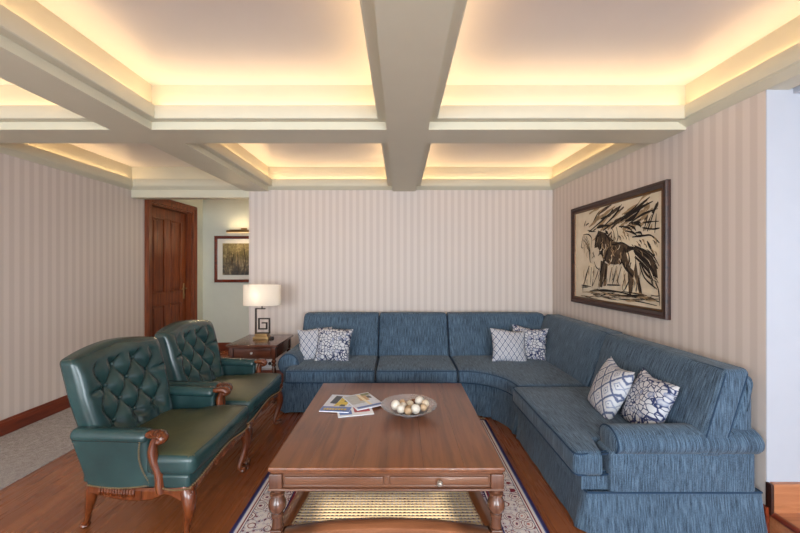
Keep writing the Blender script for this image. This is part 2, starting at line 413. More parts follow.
# ------------------------------------------------------------------ the room
YB, XL, YF = 4.41, -3.29, -2.2          # back wall, left wall, window wall
wx = lambda y: 1.868+.028*(YB-y)         # the right wall runs slightly out of square
YE = 1.908                               # where the right wall ends
HC = 2.62                                # ceiling
def sbox(name, mat, *b, **k):
    bm = BM()
    for q in b: box(bm, *q)
    return struct(obj(name, bm, mat, smooth=False, **k))

sbox('floor', 'floor', (-4.2, 1.95, YF-.1, 6.15, -.06, 0))
sbox('floor_carpet', 'carpet', (XL, -2.5, YF, YB+.0, -.02, .006))
sbox('floor_platform', 'step_wood', (1.962, 3.7, YF, YE+.1, -.05, .112))
bm = BM(); bbox(bm, 1.935, 1.968, YF, YE-.01, .088, .116, .012); struct(obj('trim_step_nosing', bm, 'base_wood'))
sbox('trim_step_riser', 'step_wood', (1.946, 1.962, YF, YE-.01, -.02, .09))
sbox('ceiling', 'ceiling', (-4.2, 3.7, YF-.1, 6.15, HC, HC+.08))
sbox('wall_back', 'paper_x', (-1.85, 1.99, YB, YB+.14, 0, HC))
sbox('wall_left', 'paper_y', (XL-.12, XL, YF, 4.65, 0, HC))
bm = BM(); prism(bm, [(wx(YE), YE), (wx(YE)+.14, YE), (wx(YB)+.14, YB), (wx(YB), YB)], 0, HC); struct(obj('wall_right', bm, 'paper_y', smooth=False))
sbox('wall_right_end', 'white', (wx(YE)+.001, 3.7, YE-.004, YE+.12, 0, HC))
sbox('wall_far_right', 'white', (3.6, 3.72, YF, YE, 0, .75), (3.6, 3.72, YF, YE, 2.1, HC), (3.6, 3.72, YF, -1.5, .75, 2.1), (3.6, 3.72, 1.2, YE, .75, 2.1))
WIN = [(-2.9, -.75), (.15, 2.3)]
sbox('wall_front', 'paper_x', (-4.2, 3.7, YF-.12, YF, 2.25, HC), (-4.2, 3.7, YF-.12, YF, 0, .55), (-4.2, WIN[0][0], YF-.12, YF, .55, 2.25),
     (WIN[0][1], WIN[1][0], YF-.12, YF, .55, 2.25), (WIN[1][1], 3.7, YF-.12, YF, .55, 2.25))
# hall beyond the opening
DX = XL
sbox('wall_hall_back', 'sage', (-4.2, -.4, 6.0, 6.12, 0, HC))
sbox('wall_hall_side', 'sage', (DX-.14, DX, 4.65, 4.735, 0, HC), (DX-.14, DX, 5.69, 6.0, 0, HC), (DX-.14, DX, 4.735, 5.69, 2.25, HC))
sbox('wall_hall_end', 'sage', (-.4, -.3, YB+.14, 6.0, 0, HC))
sbox('baseboard_hall', 'base_wood_x', (DX, -.4, 5.98, 6.0, 0, .135))
# windows behind the camera
def window(n, x0, x1, z0, z1, place, mull):
    root = bpy.data.objects.new('window_%d' % n, None); C.objects.link(root); struct(root)
    bm = BM(); g = .06
    bars = [(x0, x1, z0, z0+g), (x0, x1, z1-g, z1), (x0, x0+g, z0, z1), (x1-g, x1, z0, z1)]+[(q-g/2, q+g/2, z0, z1) for q in mull]
    for a, b, c, d in bars:
        if place == 'Y': box(bm, a, b, YF-.08, YF-.02, c, d)
        else: box(bm, 3.63, 3.69, a, b, c, d)
    struct(obj('window_frame', bm, 'white', root, smooth=False)); bm = BM()
    if place == 'Y': box(bm, x0, x1, YF-.055, YF-.05, z0, z1)
    else: box(bm, 3.655, 3.66, x0, x1, z0, z1)
    struct(obj('window_pane', bm, 'pane', root, smooth=False))
window(1, *WIN[0], .55, 2.25, 'Y', (-1.83,)); window(2, *WIN[1], .55, 2.25, 'Y', (1.22,)); window(3, -1.5, 1.2, .75, 2.1, 'X', (-.15,))

# unseen sheets added over the windows; a high slit shapes the sun patch
def blind(w, x0, x1, z0, z2=2.28):
    bm = BM(); box(bm, x0, x1, YF-.004, YF-.001, z0, z2); tube(bm, [(x0, YF+.002, z0), (x1, YF+.002, z0)], .012, 8); tube(bm, [(x0, YF+.02, 2.3), (x1, YF+.02, 2.3)], .03, 10)
    struct(obj('window_blind', bm, 'shade', bpy.data.objects['window_%d' % w], smooth=False))
blind(1, -2.9, -1.84, .56); blind(1, -1.82, -.75, .56); blind(2, .15, .84, .56, 1.98); blind(2, .86, 2.3, .56)
bm = BM(); box(bm, .15, .84, YF-.004, YF-.001, 2.06, 2.28); struct(obj('window_valance', bm, 'shade', bpy.data.objects['window_2'], smooth=False))  # unseen strip added above the slit to narrow the sun patch
sun = bpy.data.lights.new('sun', 'SUN'); sun.energy = 15; sun.angle = R(1.2); sun.color = (1, .93, .8)
so_ = bpy.data.objects.new('sun', sun); C.objects.link(so_); so_.rotation_euler = Vector((-.15, .985, -.459)).to_track_quat('-Z', 'Y').to_euler()
# baseboards
def bboard(name, mat, x0, x1, y0, y1, h=.135):
    bm = BM(); bbox(bm, x0, x1, y0, y1, 0, h-.02, .003); bbox(bm, x0+(.004 if x1-x0 < .1 else 0), x1-(.004 if x1-x0 < .1 else 0), y0+(.004 if y1-y0 < .1 else 0), y1-(.004 if y1-y0 < .1 else 0), h-.03, h, .006)
    return struct(obj(name, bm, mat))
bboard('baseboard_left', 'base_wood', XL, XL+.022, YF, YB)
bboard('baseboard_back', 'base_wood_x', -1.85, wx(YB), YB-.022, YB)
bm = BM(); prism(bm, [(wx(YE)-.02, YE-.02), (wx(YE), YE-.02), (wx(YB), YB), (wx(YB)-.02, YB)], 0, .25 if False else .135); struct(obj('baseboard_right', bm, 'base_wood', smooth=False))
bm = BM(); bbox(bm, wx(YE)+.015, 3.6, YE-.03, YE-.003, .1, .262, .004); struct(obj('baseboard_right_end', bm, 'step_wood'))
bm = BM(); bbox(bm, wx(YE)-.004, wx(YE)+.01, YE-.035, YE-.001, .1, .262, .004); struct(obj('trim_corner_block', bm, 'frame_dark'))

# ceiling beams
BZ = 2.32
BA, BB, TY = (-1.95, -1.67), (-.09, .19), (2.42, 2.69)
def beam(name, *bs):
    bm = BM()
    for (x0, x1, y0, y1, z0) in bs: box(bm, x0, x1, y0, y1, z0, HC)
    return struct(obj(name, bm, 'paint', smooth=False))
BK = (-1.89, -1.61)
beam('trim_ceiling_beam_1', (BA[0], BA[1], YF, TY[1], BZ)); beam('trim_ceiling_beam_9', (BK[0], BK[1], TY[1], YB, BZ)); beam('trim_ceiling_beam_2', (BB[0], BB[1], YF, YB, BZ))
for i, (a, b) in enumerate(((XL, BA[0]), (BA[1], BB[0]), (BB[1], None))):
    for j, (y0, y1) in enumerate((TY, (.55, .83))):
        if b is None: 
            bm = BM(); prism(bm, [(a, y0), (wx(y0), y0), (wx(y1), y1), (a, y1)], BZ, HC); struct(obj('trim_ceiling_beam_%d' % (3+2*i+j), bm, 'paint', smooth=False))
        else: beam('trim_ceiling_beam_%d' % (3+2*i+j), (a, b, y0, y1, BZ))
beam('trim_opening_header', (XL, -1.85, YB, YB+.12, 2.245))
for nm, b in (('left', (XL, XL+.004, YF, YB, 2.36, HC)), ('back', (-1.61, wx(YB), YB-.004, YB, 2.36, HC)), ('left_return', (XL, -1.89, YB-.004, YB, 2.36, HC))): sbox('trim_frieze_'+nm, 'paint', b)
bm = BM(); prism(bm, [(wx(YF)-.004, YF), (wx(YF), YF), (wx(YB), YB), (wx(YB)-.004, YB)], 2.36, HC); struct(obj('trim_frieze_right', bm, 'paint', smooth=False))
sbox('ceiling_platform', 'white', (2.08, 3.6, YF, YE-.005, 2.315, HC-.001))
bm = BM(); prism(bm, [(wx(YE), YE-.004), (wx(YF), YF), (wx(YF)+.12, YF), (wx(YE)+.12, YE-.004)], 2.335, HC); struct(obj('trim_platform_header', bm, 'paint', smooth=False))

# cove lips, mouldings and their led strips
LIP = [(-.005, 2.372), (.052, 2.372), (.058, 2.376), (.06, 2.384), (.06, 2.452), (.056, 2.46), (.044, 2.46), (.042, 2.455), (.042, 2.392), (-.005, 2.392)]
def led(p, q, power, nrm):
    d = (Vector(q)-Vector(p)); L = d.length; mid = (Vector(p)+Vector(q))/2+Vector(nrm)*.022
    la = bpy.data.lights.new('cove_led_strip', 'AREA'); la.shape = 'RECTANGLE'; la.size = L-.12; la.size_y = .02; la.energy = power*L
    la.color = (1, .66, .35); o = bpy.data.objects.new('cove_led_strip', la); C.objects.link(o)
    o.location = (mid.x, mid.y, 2.455); o.rotation_euler = Vector((nrm[0]*.62, nrm[1]*.62, .78)).to_track_quat('-Z', 'Y').to_euler() if False else (Matrix(((d.x/L, -d.y/L*.78, -nrm[0]*.62), (d.y/L, d.x/L*.78, -nrm[1]*.62), (0, -.62*(nrm[0]*-d.y/L+nrm[1]*d.x/L)*-1, -.78)))).to_euler()
LED = 1.12
def cell(n, cs, pw):
    bm = BM(); poly_ring(bm, cs, LIP); struct(obj('trim_cove_lip_%d' % n, bm, 'paint', sharp=30))
    for i in range(4):
        if pw[i] <= 0: continue
        p, q = Vector(cs[i]), Vector(cs[(i+1) % 4]); d = (q-p).normalized(); led(p, q, LED*pw[i], (-d.y, d.x))
Y0, Y1, Y2 = .83, TY[0], TY[1]
quad = lambda x0, x1, y0, y1: [(x0, y0), (x1, y0), (x1, y1), (x0, y1)]
rq = lambda y0, y1: [(BB[1], y0), (wx(y0), y0), (wx(y1), y1), (BB[1], y1)]
cell(1, quad(BA[1], BB[0], Y0, Y1), (1, .8, 1, 1)); cell(2, rq(Y0, Y1), (1, 1, 1, .8)); cell(3, quad(XL, BA[0], Y0, Y1), (1, 1, 1, 1))
cell(4, quad(BK[1], BB[0], Y2, YB), (1, .8, 1, 1)); cell(5, rq(Y2, YB), (1, 1, 1, .8)); cell(6, quad(XL, BK[0], Y2, YB), (.3, .3, .12, .9))
# small moulding where the cove meets the walls
def molding(name, pts, side):
    bm = BM(); prof = [(0, 2.336), (.004, 2.336), (.05, 2.368), (.05, 2.373), (0, 2.373)]; rows = []
    for p in pts: rows.append([bm.verts.new((p[0]+side[0]*a, p[1]+side[1]*a, z)) for a, z in prof])
    for k in range(5): bm.faces.new((rows[0][k], rows[0][(k+1) % 5], rows[1][(k+1) % 5], rows[1][k]))
    bm.faces.new(rows[0]); bm.faces.new(rows[1]); struct(obj(name, bm, 'paint', smooth=False))
molding('trim_cornice_left', [(XL, YF), (XL, YB)], (1, 0)); molding('trim_cornice_right', [(wx(YF), YF), (wx(YB), YB)], (-1, 0))
molding('trim_cornice_back', [(-1.61, YB), (wx(YB), YB)], (0, -1)); molding('trim_cornice_opening', [(XL, YB), (-1.89, YB)], (0, -1))

# door in the hall side wall
door = bpy.data.objects.new('door_1', None); C.objects.link(door); door.location = (DX, 4.735, 0); struct(door)
bm = BM()
yA, yB_, zT = 0, .955, 2.25
for a, b, c, d in ((-.1, .0, 0, zT+.1), (yB_, yB_+.1, 0, zT+.1), (0, yB_, zT, zT+.1)): bbox(bm, -.002, .03, a, b, c, d, .006)
for a, b, c, d in ((-.085, -.05, 0, zT+.085), (yB_+.05, yB_+.085, 0, zT+.085), (-.085, yB_+.085, zT+.05, zT+.085)): bbox(bm, .02, .042, a, b, c, d, .006)
struct(obj('door_casing', bm, 'door_wood', door))
bm = BM(); box(bm, -.14, 0, 0, .025, 0, zT); box(bm, -.14, 0, yB_-.025, yB_, 0, zT); box(bm, -.14, 0, .025, yB_-.025, zT-.025, zT); struct(obj('door_jamb', bm, 'door_wood', door, smooth=False))
lf = BM(); x0, x1 = -.115, -.075
for a, b, c, d in ((.027, .15, .01, 2.22), (.8, .928, .01, 2.22), (.415, .535, .22, .86), (.415, .535, 1.02, 2.08), (.15, .8, .01, .22), (.15, .8, .86, 1.02), (.15, .8, 2.08, 2.22)): bbox(lf, x0, x1, a, b, c, d, .003)
leaf = struct(obj('door_leaf', lf, 'door_wood', door))
for (a, b) in ((.15, .415), (.535, .8)):
    for (c, d) in ((.22, .86), (1.02, 2.08)):
        bm = BM(); bbox(bm, x0+.008, x1-.012, a-.005, b+.005, c-.005, d+.005, .002)
        bbox(bm, x0+.004, x1-.002, a+.04, b-.04, c+.04, d-.04, .008)
        for e in ((a, a+.018, c, d), (b-.018, b, c, d), (a, b, c, c+.018), (a, b, d-.018, d)): bbox(bm, x1-.02, x1+.006, *e, .006)
        struct(obj('door_panel', bm, 'door_wood', leaf))
bm = BM(); bbox(bm, x1-.002, x1+.008, .845, .885, .9, 1.14, .006); tube(bm, [(x1+.005, .865, 1.06), (x1+.05, .865, 1.06)], .009, 10); tube(bm, [(x1+.045, .865, 1.06), (x1+.05, .80, 1.06), (x1+.048, .745, 1.055)], [.009, .009, .007], 10)
ball(bm, (x1+.012, .865, .96), .012, 10); o = struct(obj('door_handle', bm, 'brass', leaf)); o['label'] = 'brass lever handle'

# ------------------------------------------------------------------ camera and light
cam = bpy.data.cameras.new('camera'); co = bpy.data.objects.new('camera', cam); C.objects.link(co)
co.location = (0, 0, 1.4); co.rotation_euler = (R(90), 0, 0); cam.sensor_width = 36; cam.lens = 16.2; cam.clip_start = .05; bpy.context.scene.camera = co
def area(name, loc, rot, sx, sy, power, col):
    la = bpy.data.lights.new(name, 'AREA'); la.shape = 'RECTANGLE'; la.size = sx; la.size_y = sy; la.energy = power; la.color = col
    o = bpy.data.objects.new(name, la); C.objects.link(o); o.location = loc; o.rotation_euler = rot; return o
DAY = (.79, .9, 1.0)
area('daylight_window_left', (-1.83, YF+.04, 1.4), (R(90), 0, 0), 2.1, 1.7, 115, DAY)
area('daylight_window_right', (1.22, YF+.04, 1.4), (R(90), 0, 0), 2.1, 1.7, 140, DAY)
area('daylight_window_side', (3.8, -.15, 1.45), (R(90), 0, R(90)), 2.7, 1.35, 14, DAY)
area('hall_ceiling_lamp', (-1.5, 5.2, 2.6), (0, 0, 0), .5, .5, 7, (1, .94, .84))  # unseen fill added to brighten the hall
w = bpy.data.worlds.new('daylight_sky'); bpy.context.scene.world = w; w.use_nodes = True
w.node_tree.nodes['Background'].inputs[0].default_value = (.7, .82, 1, 1); w.node_tree.nodes['Background'].inputs[1].default_value = .8
vs = bpy.context.scene.view_settings; vs.view_transform = 'Standard'; vs.look = 'None'; vs.gamma = 1; vs.exposure = .24; vs.use_curve_mapping = False
bpy.context.scene.cycles.use_denoising = True
bpy.context.scene.cycles.max_bounces = 10
bpy.context.scene.cycles.diffuse_bounces = 6
bpy.context.scene.cycles.caustics_refractive = True
# ------------------------------------------------------------------ rug
rug = tag(obj('rug', (lambda b: (bbox(b, -.84, .84, -1.19, 1.19, 0, .009, .004), b)[1])(BM()), 'rug', loc=(-.055, 2.09, 0)), 'red, navy and cream oriental rug lying under the coffee table', 'rug')
bm = BM()
for sy in (-1, 1):
    for i in range(140):
        x = -.835+1.67*i/139; tube(bm, [(x, sy*1.188, .006), (x+random.uniform(-.004, .004), sy*1.215, .004), (x+random.uniform(-.008, .008), sy*(1.235+random.uniform(0, .01)), .002)], .0022, 4)
o = obj('fringe', bm, 'mag_cream', rug); o['kind'] = 'stuff'

# ------------------------------------------------------------------ sectional sofa
SO = Vector((.4, 3.9, 0))
sofa = thing('sectional_sofa', 'large blue woven L-shaped corner sofa along back and right walls', 'sofa', SO)
def sp(name, bm, mat='sofa', parent=None, **k):
    if parent is None: shift(bm, -SO); parent = sofa
    elif parent is not sofa: shift(bm, -SO)
    return obj(name, bm, mat, parent, **k)
AC = (.52, 3.0)
def front_path(r, x0, y1, n=14):
    pts = [(x0, AC[1]+r), (-.7, AC[1]+r), (-.25, AC[1]+r), (.1, AC[1]+r)]
    pts += [(AC[0]+r*sin(pi/2*i/n), AC[1]+r*cos(pi/2*i/n)) for i in range(n+1)]
    pts += [(AC[0]+r, 2.6), (AC[0]+r, 2.2), (AC[0]+r, y1)]
    return pts
XW = 1.84
# carcass
bm = BM(); pts = front_path(.44, -1.12, 1.905)+[(XW+.03, 1.905), (XW, 4.34), (-1.12, 4.34)]
prism(bm, list(reversed(pts)), .2, .31); bmesh.ops.bevel(bm, geom=[e for e in bm.edges if abs(e.verts[0].co.z-e.verts[1].co.z) < 1e-6], offset=.02, segments=3, affect='EDGES')
sp('base', bm)
# skirt: hanging cloth with pleats
path = [(-1.135, 4.32), (-1.135, 3.9), (-1.135, AC[1]+.46)]+front_path(.46, -1.1, 1.93)+[(.98, 1.885), (1.1, 1.885), (1.4, 1.885), (1.7, 1.885), (1.885, 1.885), (1.89, 2.1)]
def skirt(path):
    # resample
    P = [Vector(p) for p in path]; out = []
    for a, b in zip(P, P[1:]):
        m = max(1, int((b-a).length/.02))
        out += [a.lerp(b, i/m) for i in range(m)]
    out.append(P[-1]); s = 0; bm = BM(); cols = []
    pleats = [(-.24, 3.46), (.55, 3.46), (.98, 2.96), (.98, 1.885), (-1.135, 3.46), (.84, 3.33), (.72, 3.41)]
    for i, p in enumerate(out):
        a = out[max(i-1, 0)]; b = out[min(i+1, len(out)-1)]; d = (b-a).normalized(); n = Vector((d.y, -d.x))
        s += (p-a).length if i else 0
        dd = min((p-Vector(q)).length for q in pleats); pl = -.028*math.exp(-(dd/.016)**2)+.012*math.exp(-((dd-.045)/.02)**2)
        col = []
        for k in range(7):
            t = k/6; z = .222-.212*t; off = .006+.026*t**1.3+t*pl*1.0+.004*t*sin(s*23)*sin(s*7.1)
            q = p+n*(-off if False else off)*-1 if False else p-n*(-off)
            col.append((q, z, n))
        cols.append(col)
    outer = [[bm.verts.new((q.x, q.y, z)) for q, z, n in c] for c in cols]
    inner = [[bm.verts.new((q.x-n.x*.012, q.y-n.y*.012, z)) for q, z, n in c] for c in cols]
    for i in range(len(cols)-1):
        for k in range(6):
            bm.faces.new((outer[i][k], outer[i+1][k], outer[i+1][k+1], outer[i][k+1])); bm.faces.new((inner[i][k], inner[i][k+1], inner[i+1][k+1], inner[i+1][k]))
        bm.faces.new((outer[i][6], outer[i+1][6], inner[i+1][6], inner[i][6])); bm.faces.new((outer[i][0], inner[i][0], inner[i+1][0], outer[i+1][0]))
    for e in (0, -1): bm.faces.new([outer[e][k] for k in range(7)]+[inner[e][k] for k in range(6, -1, -1)])
    return bm, outer
bm, _ = skirt(path); sk = sp('skirt', bm, sharp=60)
bm = BM(); P = [(p[0], p[1], .218) for p in path]
# welt runs on top of the skirt
def off_path(path, o):
    out = []
    for i, p in enumerate(path):
        a = Vector(path[max(i-1, 0)]); b = Vector(path[min(i+1, len(path)-1)]); d = (b-a).normalized(); out.append((p[0]+d.y*o, p[1]-d.x*o))
    return out
tube(bm, [(x, y, .219) for x, y in off_path(path, .006)], .006, 6); sp('piping', bm, 'piping', sk)
# seat cushions
def puff(hz, amt):
    return lambda x, y, z, u, v, w: (x, y, z+(amt*(1-u**4)*(1-v**4) if w > 0 else 0))
def rim(x0, x1, y0, y1, r):
    pts = []
    for cx, cy, a0 in ((x1-r, y1-r, 0), (x0+r, y1-r, 90), (x0+r, y0+r, 180), (x1-r, y0+r, 270)):
        pts += [(cx+r*cos(R(a0+i*22.5)), cy+r*sin(R(a0+i*22.5))) for i in range(5)]
    return pts
def seat(x0, x1, y0, y1, notch=False):
    bm = BM(); pf = puff(.065, .014)
    def f(x, y, z, u, v, w):
        x, y, z = pf(x, y, z, u, v, w)
        if notch: y = y1-(y1+0)+y if False else (y if v > .99 else y1-(y0+y1)/2-(y1-(y0+y1)/2-y)*((y1-y0-.15*sstep(1.06, 1.09, x+(x0+x1)/2))/(y1-y0)))
        return (x, y, z)
    rbox(bm, ((x0+x1)/2, (y0+y1)/2, .358), (x1-x0, y1-y0, .13), .032, (40 if notch else 10, 8, 2), f)
    o = sp('seat_cushion', bm); bm = BM()
    for z in (.413, .304): tube(bm, [(x, (y+.15 if notch and y < y0+.1 and x > 1.075 else y), z) for x, y in (rim(x0+.004, x1-.004, y0+.004, y1-.004, .03)+([(1.055, y0+.004), (1.09, y0+.004)] if notch else []))], .0045, 6, closed=True)
    sp('piping', bm, 'piping', o); return o
seat(-1.095, -.238, 3.385, 3.98); seat(-.228, .545, 3.385, 3.98); seat(.915, 1.62, 1.885, 2.945, True)
def corner_map(u, v):
    """u 0..1 from the left joint to the right joint, v 0 front .. 1 back"""
    a = pi/2*u; F = Vector((AC[0]+.03+.415*sin(a), AC[1]-.03+.415*cos(a)))
    F = Vector((.55, 3.385)).lerp(Vector((.965, 2.955)), u) if False else Vector((.553+.41*sin(a), 2.957+.428*cos(a)))
    B = Vector((.553+1.05*min(1, 2*u), 3.98)) if u < .5 else Vector((1.603, 3.98-1.023*(2*u-1)))
    return F.lerp(B, v)
bm = BM()
def cm(x, y, z, u, v, w):
    p = corner_map((u+1)/2, (v+1)/2); return (p.x, p.y, z+(.014*(1-u**4)*(1-v**4) if w > 0 else 0))
rbox(bm, (0, 0, .358), (1.2, .6, .13), .032, (24, 8, 2), cm); cs = sp('seat_cushion', bm)
bm = BM()
for z in (.413, .304):
    lp = [corner_map(i/20, .01) for i in range(21)]+[corner_map(1, q) for q in (.3, .6, .99)]+[corner_map(1-i/20, .99) for i in range(1, 21)]+[corner_map(0, q) for q in (.6, .3)]
    tube(bm, [(p.x, p.y, z) for p in lp], .0055, 6, closed=True)
sp('piping', bm, 'piping', cs)
# back cushions: local x along the wall, y depth (0 = front foot), leaning back
LEAN = .47
def back(along0, along1, wall, endr=False, th=.15, z0=.405, z1=.858, f0=None, LEAN=.47):
    bm = BM(); L = along1-along0; H = z1-z0
    def f(x, y, z, u, v, w):
        yy = y-(.02*(1-u**4)*(1-w**4) if v < 0 else 0)
        return (x, yy+LEAN*(z+H/2), z+.006*(1-u**2) if w > 0 else z)
    rbox(bm, (0, th/2, z0+H/2), (L, th, H), .024, (14, 2, 10), f)
    pip = BM(); pts = []
    for (x, z) in rim(-L/2+.004, L/2-.004, .004, H-.004, .03): pts.append((x, .012+LEAN*z, z0+z))
    tube(pip, pts, .0042, 6, closed=True)
    pts = [(x, th-.012+LEAN*z, z0+z) for (x, z) in rim(-L/2+.004, L/2-.004, .004, H-.004, .03)]; tube(pip, pts, .0055, 6, closed=True)
    if wall == 'back': T = Matrix.Translation(((along0+along1)/2, f0 or 3.93, 0))
    else:
        m = (along0+along1)/2; T = Matrix.Translation((f0 or 1.5, m, 0)) @ Matrix.Rotation(R(-90)-.0, 4, 'Z')
    for b in (bm, pip): bmesh.ops.transform(b, matrix=T, verts=b.verts)
    if wall != 'back':
        for b in (bm, pip): bmesh.ops.transform(b, matrix=Matrix.Translation(((f0 or 1.5), m, 0)) @ Matrix.Rotation(.028, 4, 'Z') @ Matrix.Translation((-(f0 or 1.5), -m, 0)), verts=b.verts)
    o = sp('back_cushion', bm); sp('piping', pip, 'piping', o)
back(-1.1, -.245, 'back'); back(-.235, .537, 'back'); back(.548, 1.655, 'back')
back(2.925, 4.10, 'right', f0=1.5, z1=.858, LEAN=.38); back(1.87, 2.915, 'right', f0=1.535, th=.14, z1=.86, LEAN=.32)
# back frame behind the cushions
def fr(x, y, z, u, v, w): return (x, y+.16*((z+.3)/.6) if v < 0 else y, z)
bm = BM(); rbox(bm, (.36, 4.24, .5), (2.96, .25, .62), .04, (2, 1, 4), fr); sp('back_frame', bm)
bm = BM()
rbox(bm, (0, 0, .5), (2.44, .22, .62), .05, (2, 1, 4), fr)
bmesh.ops.transform(bm, matrix=Matrix.Translation((1.752, 3.13, 0)) @ Matrix.Rotation(R(-90)+.028, 4, 'Z'), verts=bm.verts); sp('back_frame', bm)
# arms: panel + bolster
def bolster(a, b, rad, sx=1.0):
    bm = BM(); A, B = Vector(a), Vector(b); d = (B-A).normalized(); pr = [0, .45, .78, .93, 1, 1]; po = [0, .001, .006, .014, .026, .04]
    pts = [A+d*q for q in po]+[A.lerp(B, .5)]+[B-d*q for q in reversed(po)]; rs = [max(.004, rad*q) for q in pr]+[rad*1.02]+[max(.004, rad*q) for q in reversed(pr)]
    tube(bm, pts, rs, 28, up=(0, 0, 1), squash=(1, sx)); return bm
def arm(a, b, rad, pan, cord, sx):
    bm = BM(); bbox(bm, *pan, .025, k=3); o = sp('arm', bm)
    o2 = sp('arm_bolster', bolster(a, b, rad, sx), 'sofa', o, sharp=60)
    bm = BM(); A, B = Vector(a), Vector(b); d = (B-A).normalized(); s = Vector((-d.y, d.x, 0))
    tube(bm, [A+d*.016+s*(rad*.95*sx*cos(i*pi/12))+Vector((0, 0, rad*.95*sin(i*pi/12))) for i in range(24)], .005, 6, closed=True)
    sp('piping', bm, 'piping', o)
arm((1.115, 1.95, .468), (1.905, 1.95, .468), .071, (1.1, 1.865, 1.878, 2.03, .2, .43), 1, 1.3)
arm((-1.1, 3.53, .435), (-1.1, 4.26, .435), .105, (-1.14, -1.01, 3.5, 4.3, .2, .42), 1, .98)

# ------------------------------------------------------------------ scatter cushions
def pillow(label, mat, loc, rot, w=.4, h=.4, th=.075, seed=0):
    rnd = random.Random(seed); bm = BM(); n = 18; gr = {}
    for s in (1, -1):
        for i in range(n+1):
            for j in range(n+1):
                u, v = -1+2*i/n, -1+2*j/n
                if s == -1 and (i in (0, n) or j in (0, n)): gr[s, i, j] = gr[1, i, j]; continue
                x = u*(1-.10*(1-v*v))*w/2; z = v*(1-.10*(1-u*u))*h/2
                t = th*((1-u**2)*(1-v**2))**.42*(1+.06*sin(5*u+seed)*cos(4*v+seed))
                gr[s, i, j] = bm.verts.new((x, -s*t, z+.008*sin(3*u+seed)))
    for s in (1, -1):
        for i in range(n):
            for j in range(n):
                q = [gr[s, i, j], gr[s, i+1, j], gr[s, i+1, j+1], gr[s, i, j+1]]
                if s < 0: q.reverse()
                bm.faces.new(q)
    o = obj('throw_pillow', bm, mat, loc=loc, rot=rot, sharp=75); tag(o, label, 'pillow', 'patterned scatter cushions on the blue sofa'); return o
pillow('small-diamond lattice pillow against left arm of sofa, partly behind floral pillow', 'diamond', (-.9, 3.83, .57), (R(-20), R(-3), R(10)), .37, .36, .06, 1)
pillow('navy floral print pillow nearest the left arm and table lamp', 'floral', (-.695, 3.755, .578), (R(-22), R(2), R(-4)), .38, .37, .07, 2)
pillow('diamond lattice pillow in the sofa corner, overlapping a floral pillow', 'diamond', (1.13, 3.735, .572), (R(-22), R(4), R(3)), .38, .36, .07, 3)
pillow('floral print pillow in sofa corner, half hidden behind diamond pillow', 'floral_blue', (1.37, 3.82, .583), (R(-20), R(3), R(-20)), .37, .36, .06, 4)
pillow('large-diamond pillow tilted on the right-hand sofa run under the horses', 'diamond_big', (1.405, 2.42, .578), (R(-24), R(3), R(-99)), .35, .37, .075, 5)
pillow('blue floral pillow beside the rolled right arm of the sofa', 'floral_blue', (1.50, 2.185, .57), (R(-22), R(5), R(-92)), .32, .36, .07, 6)

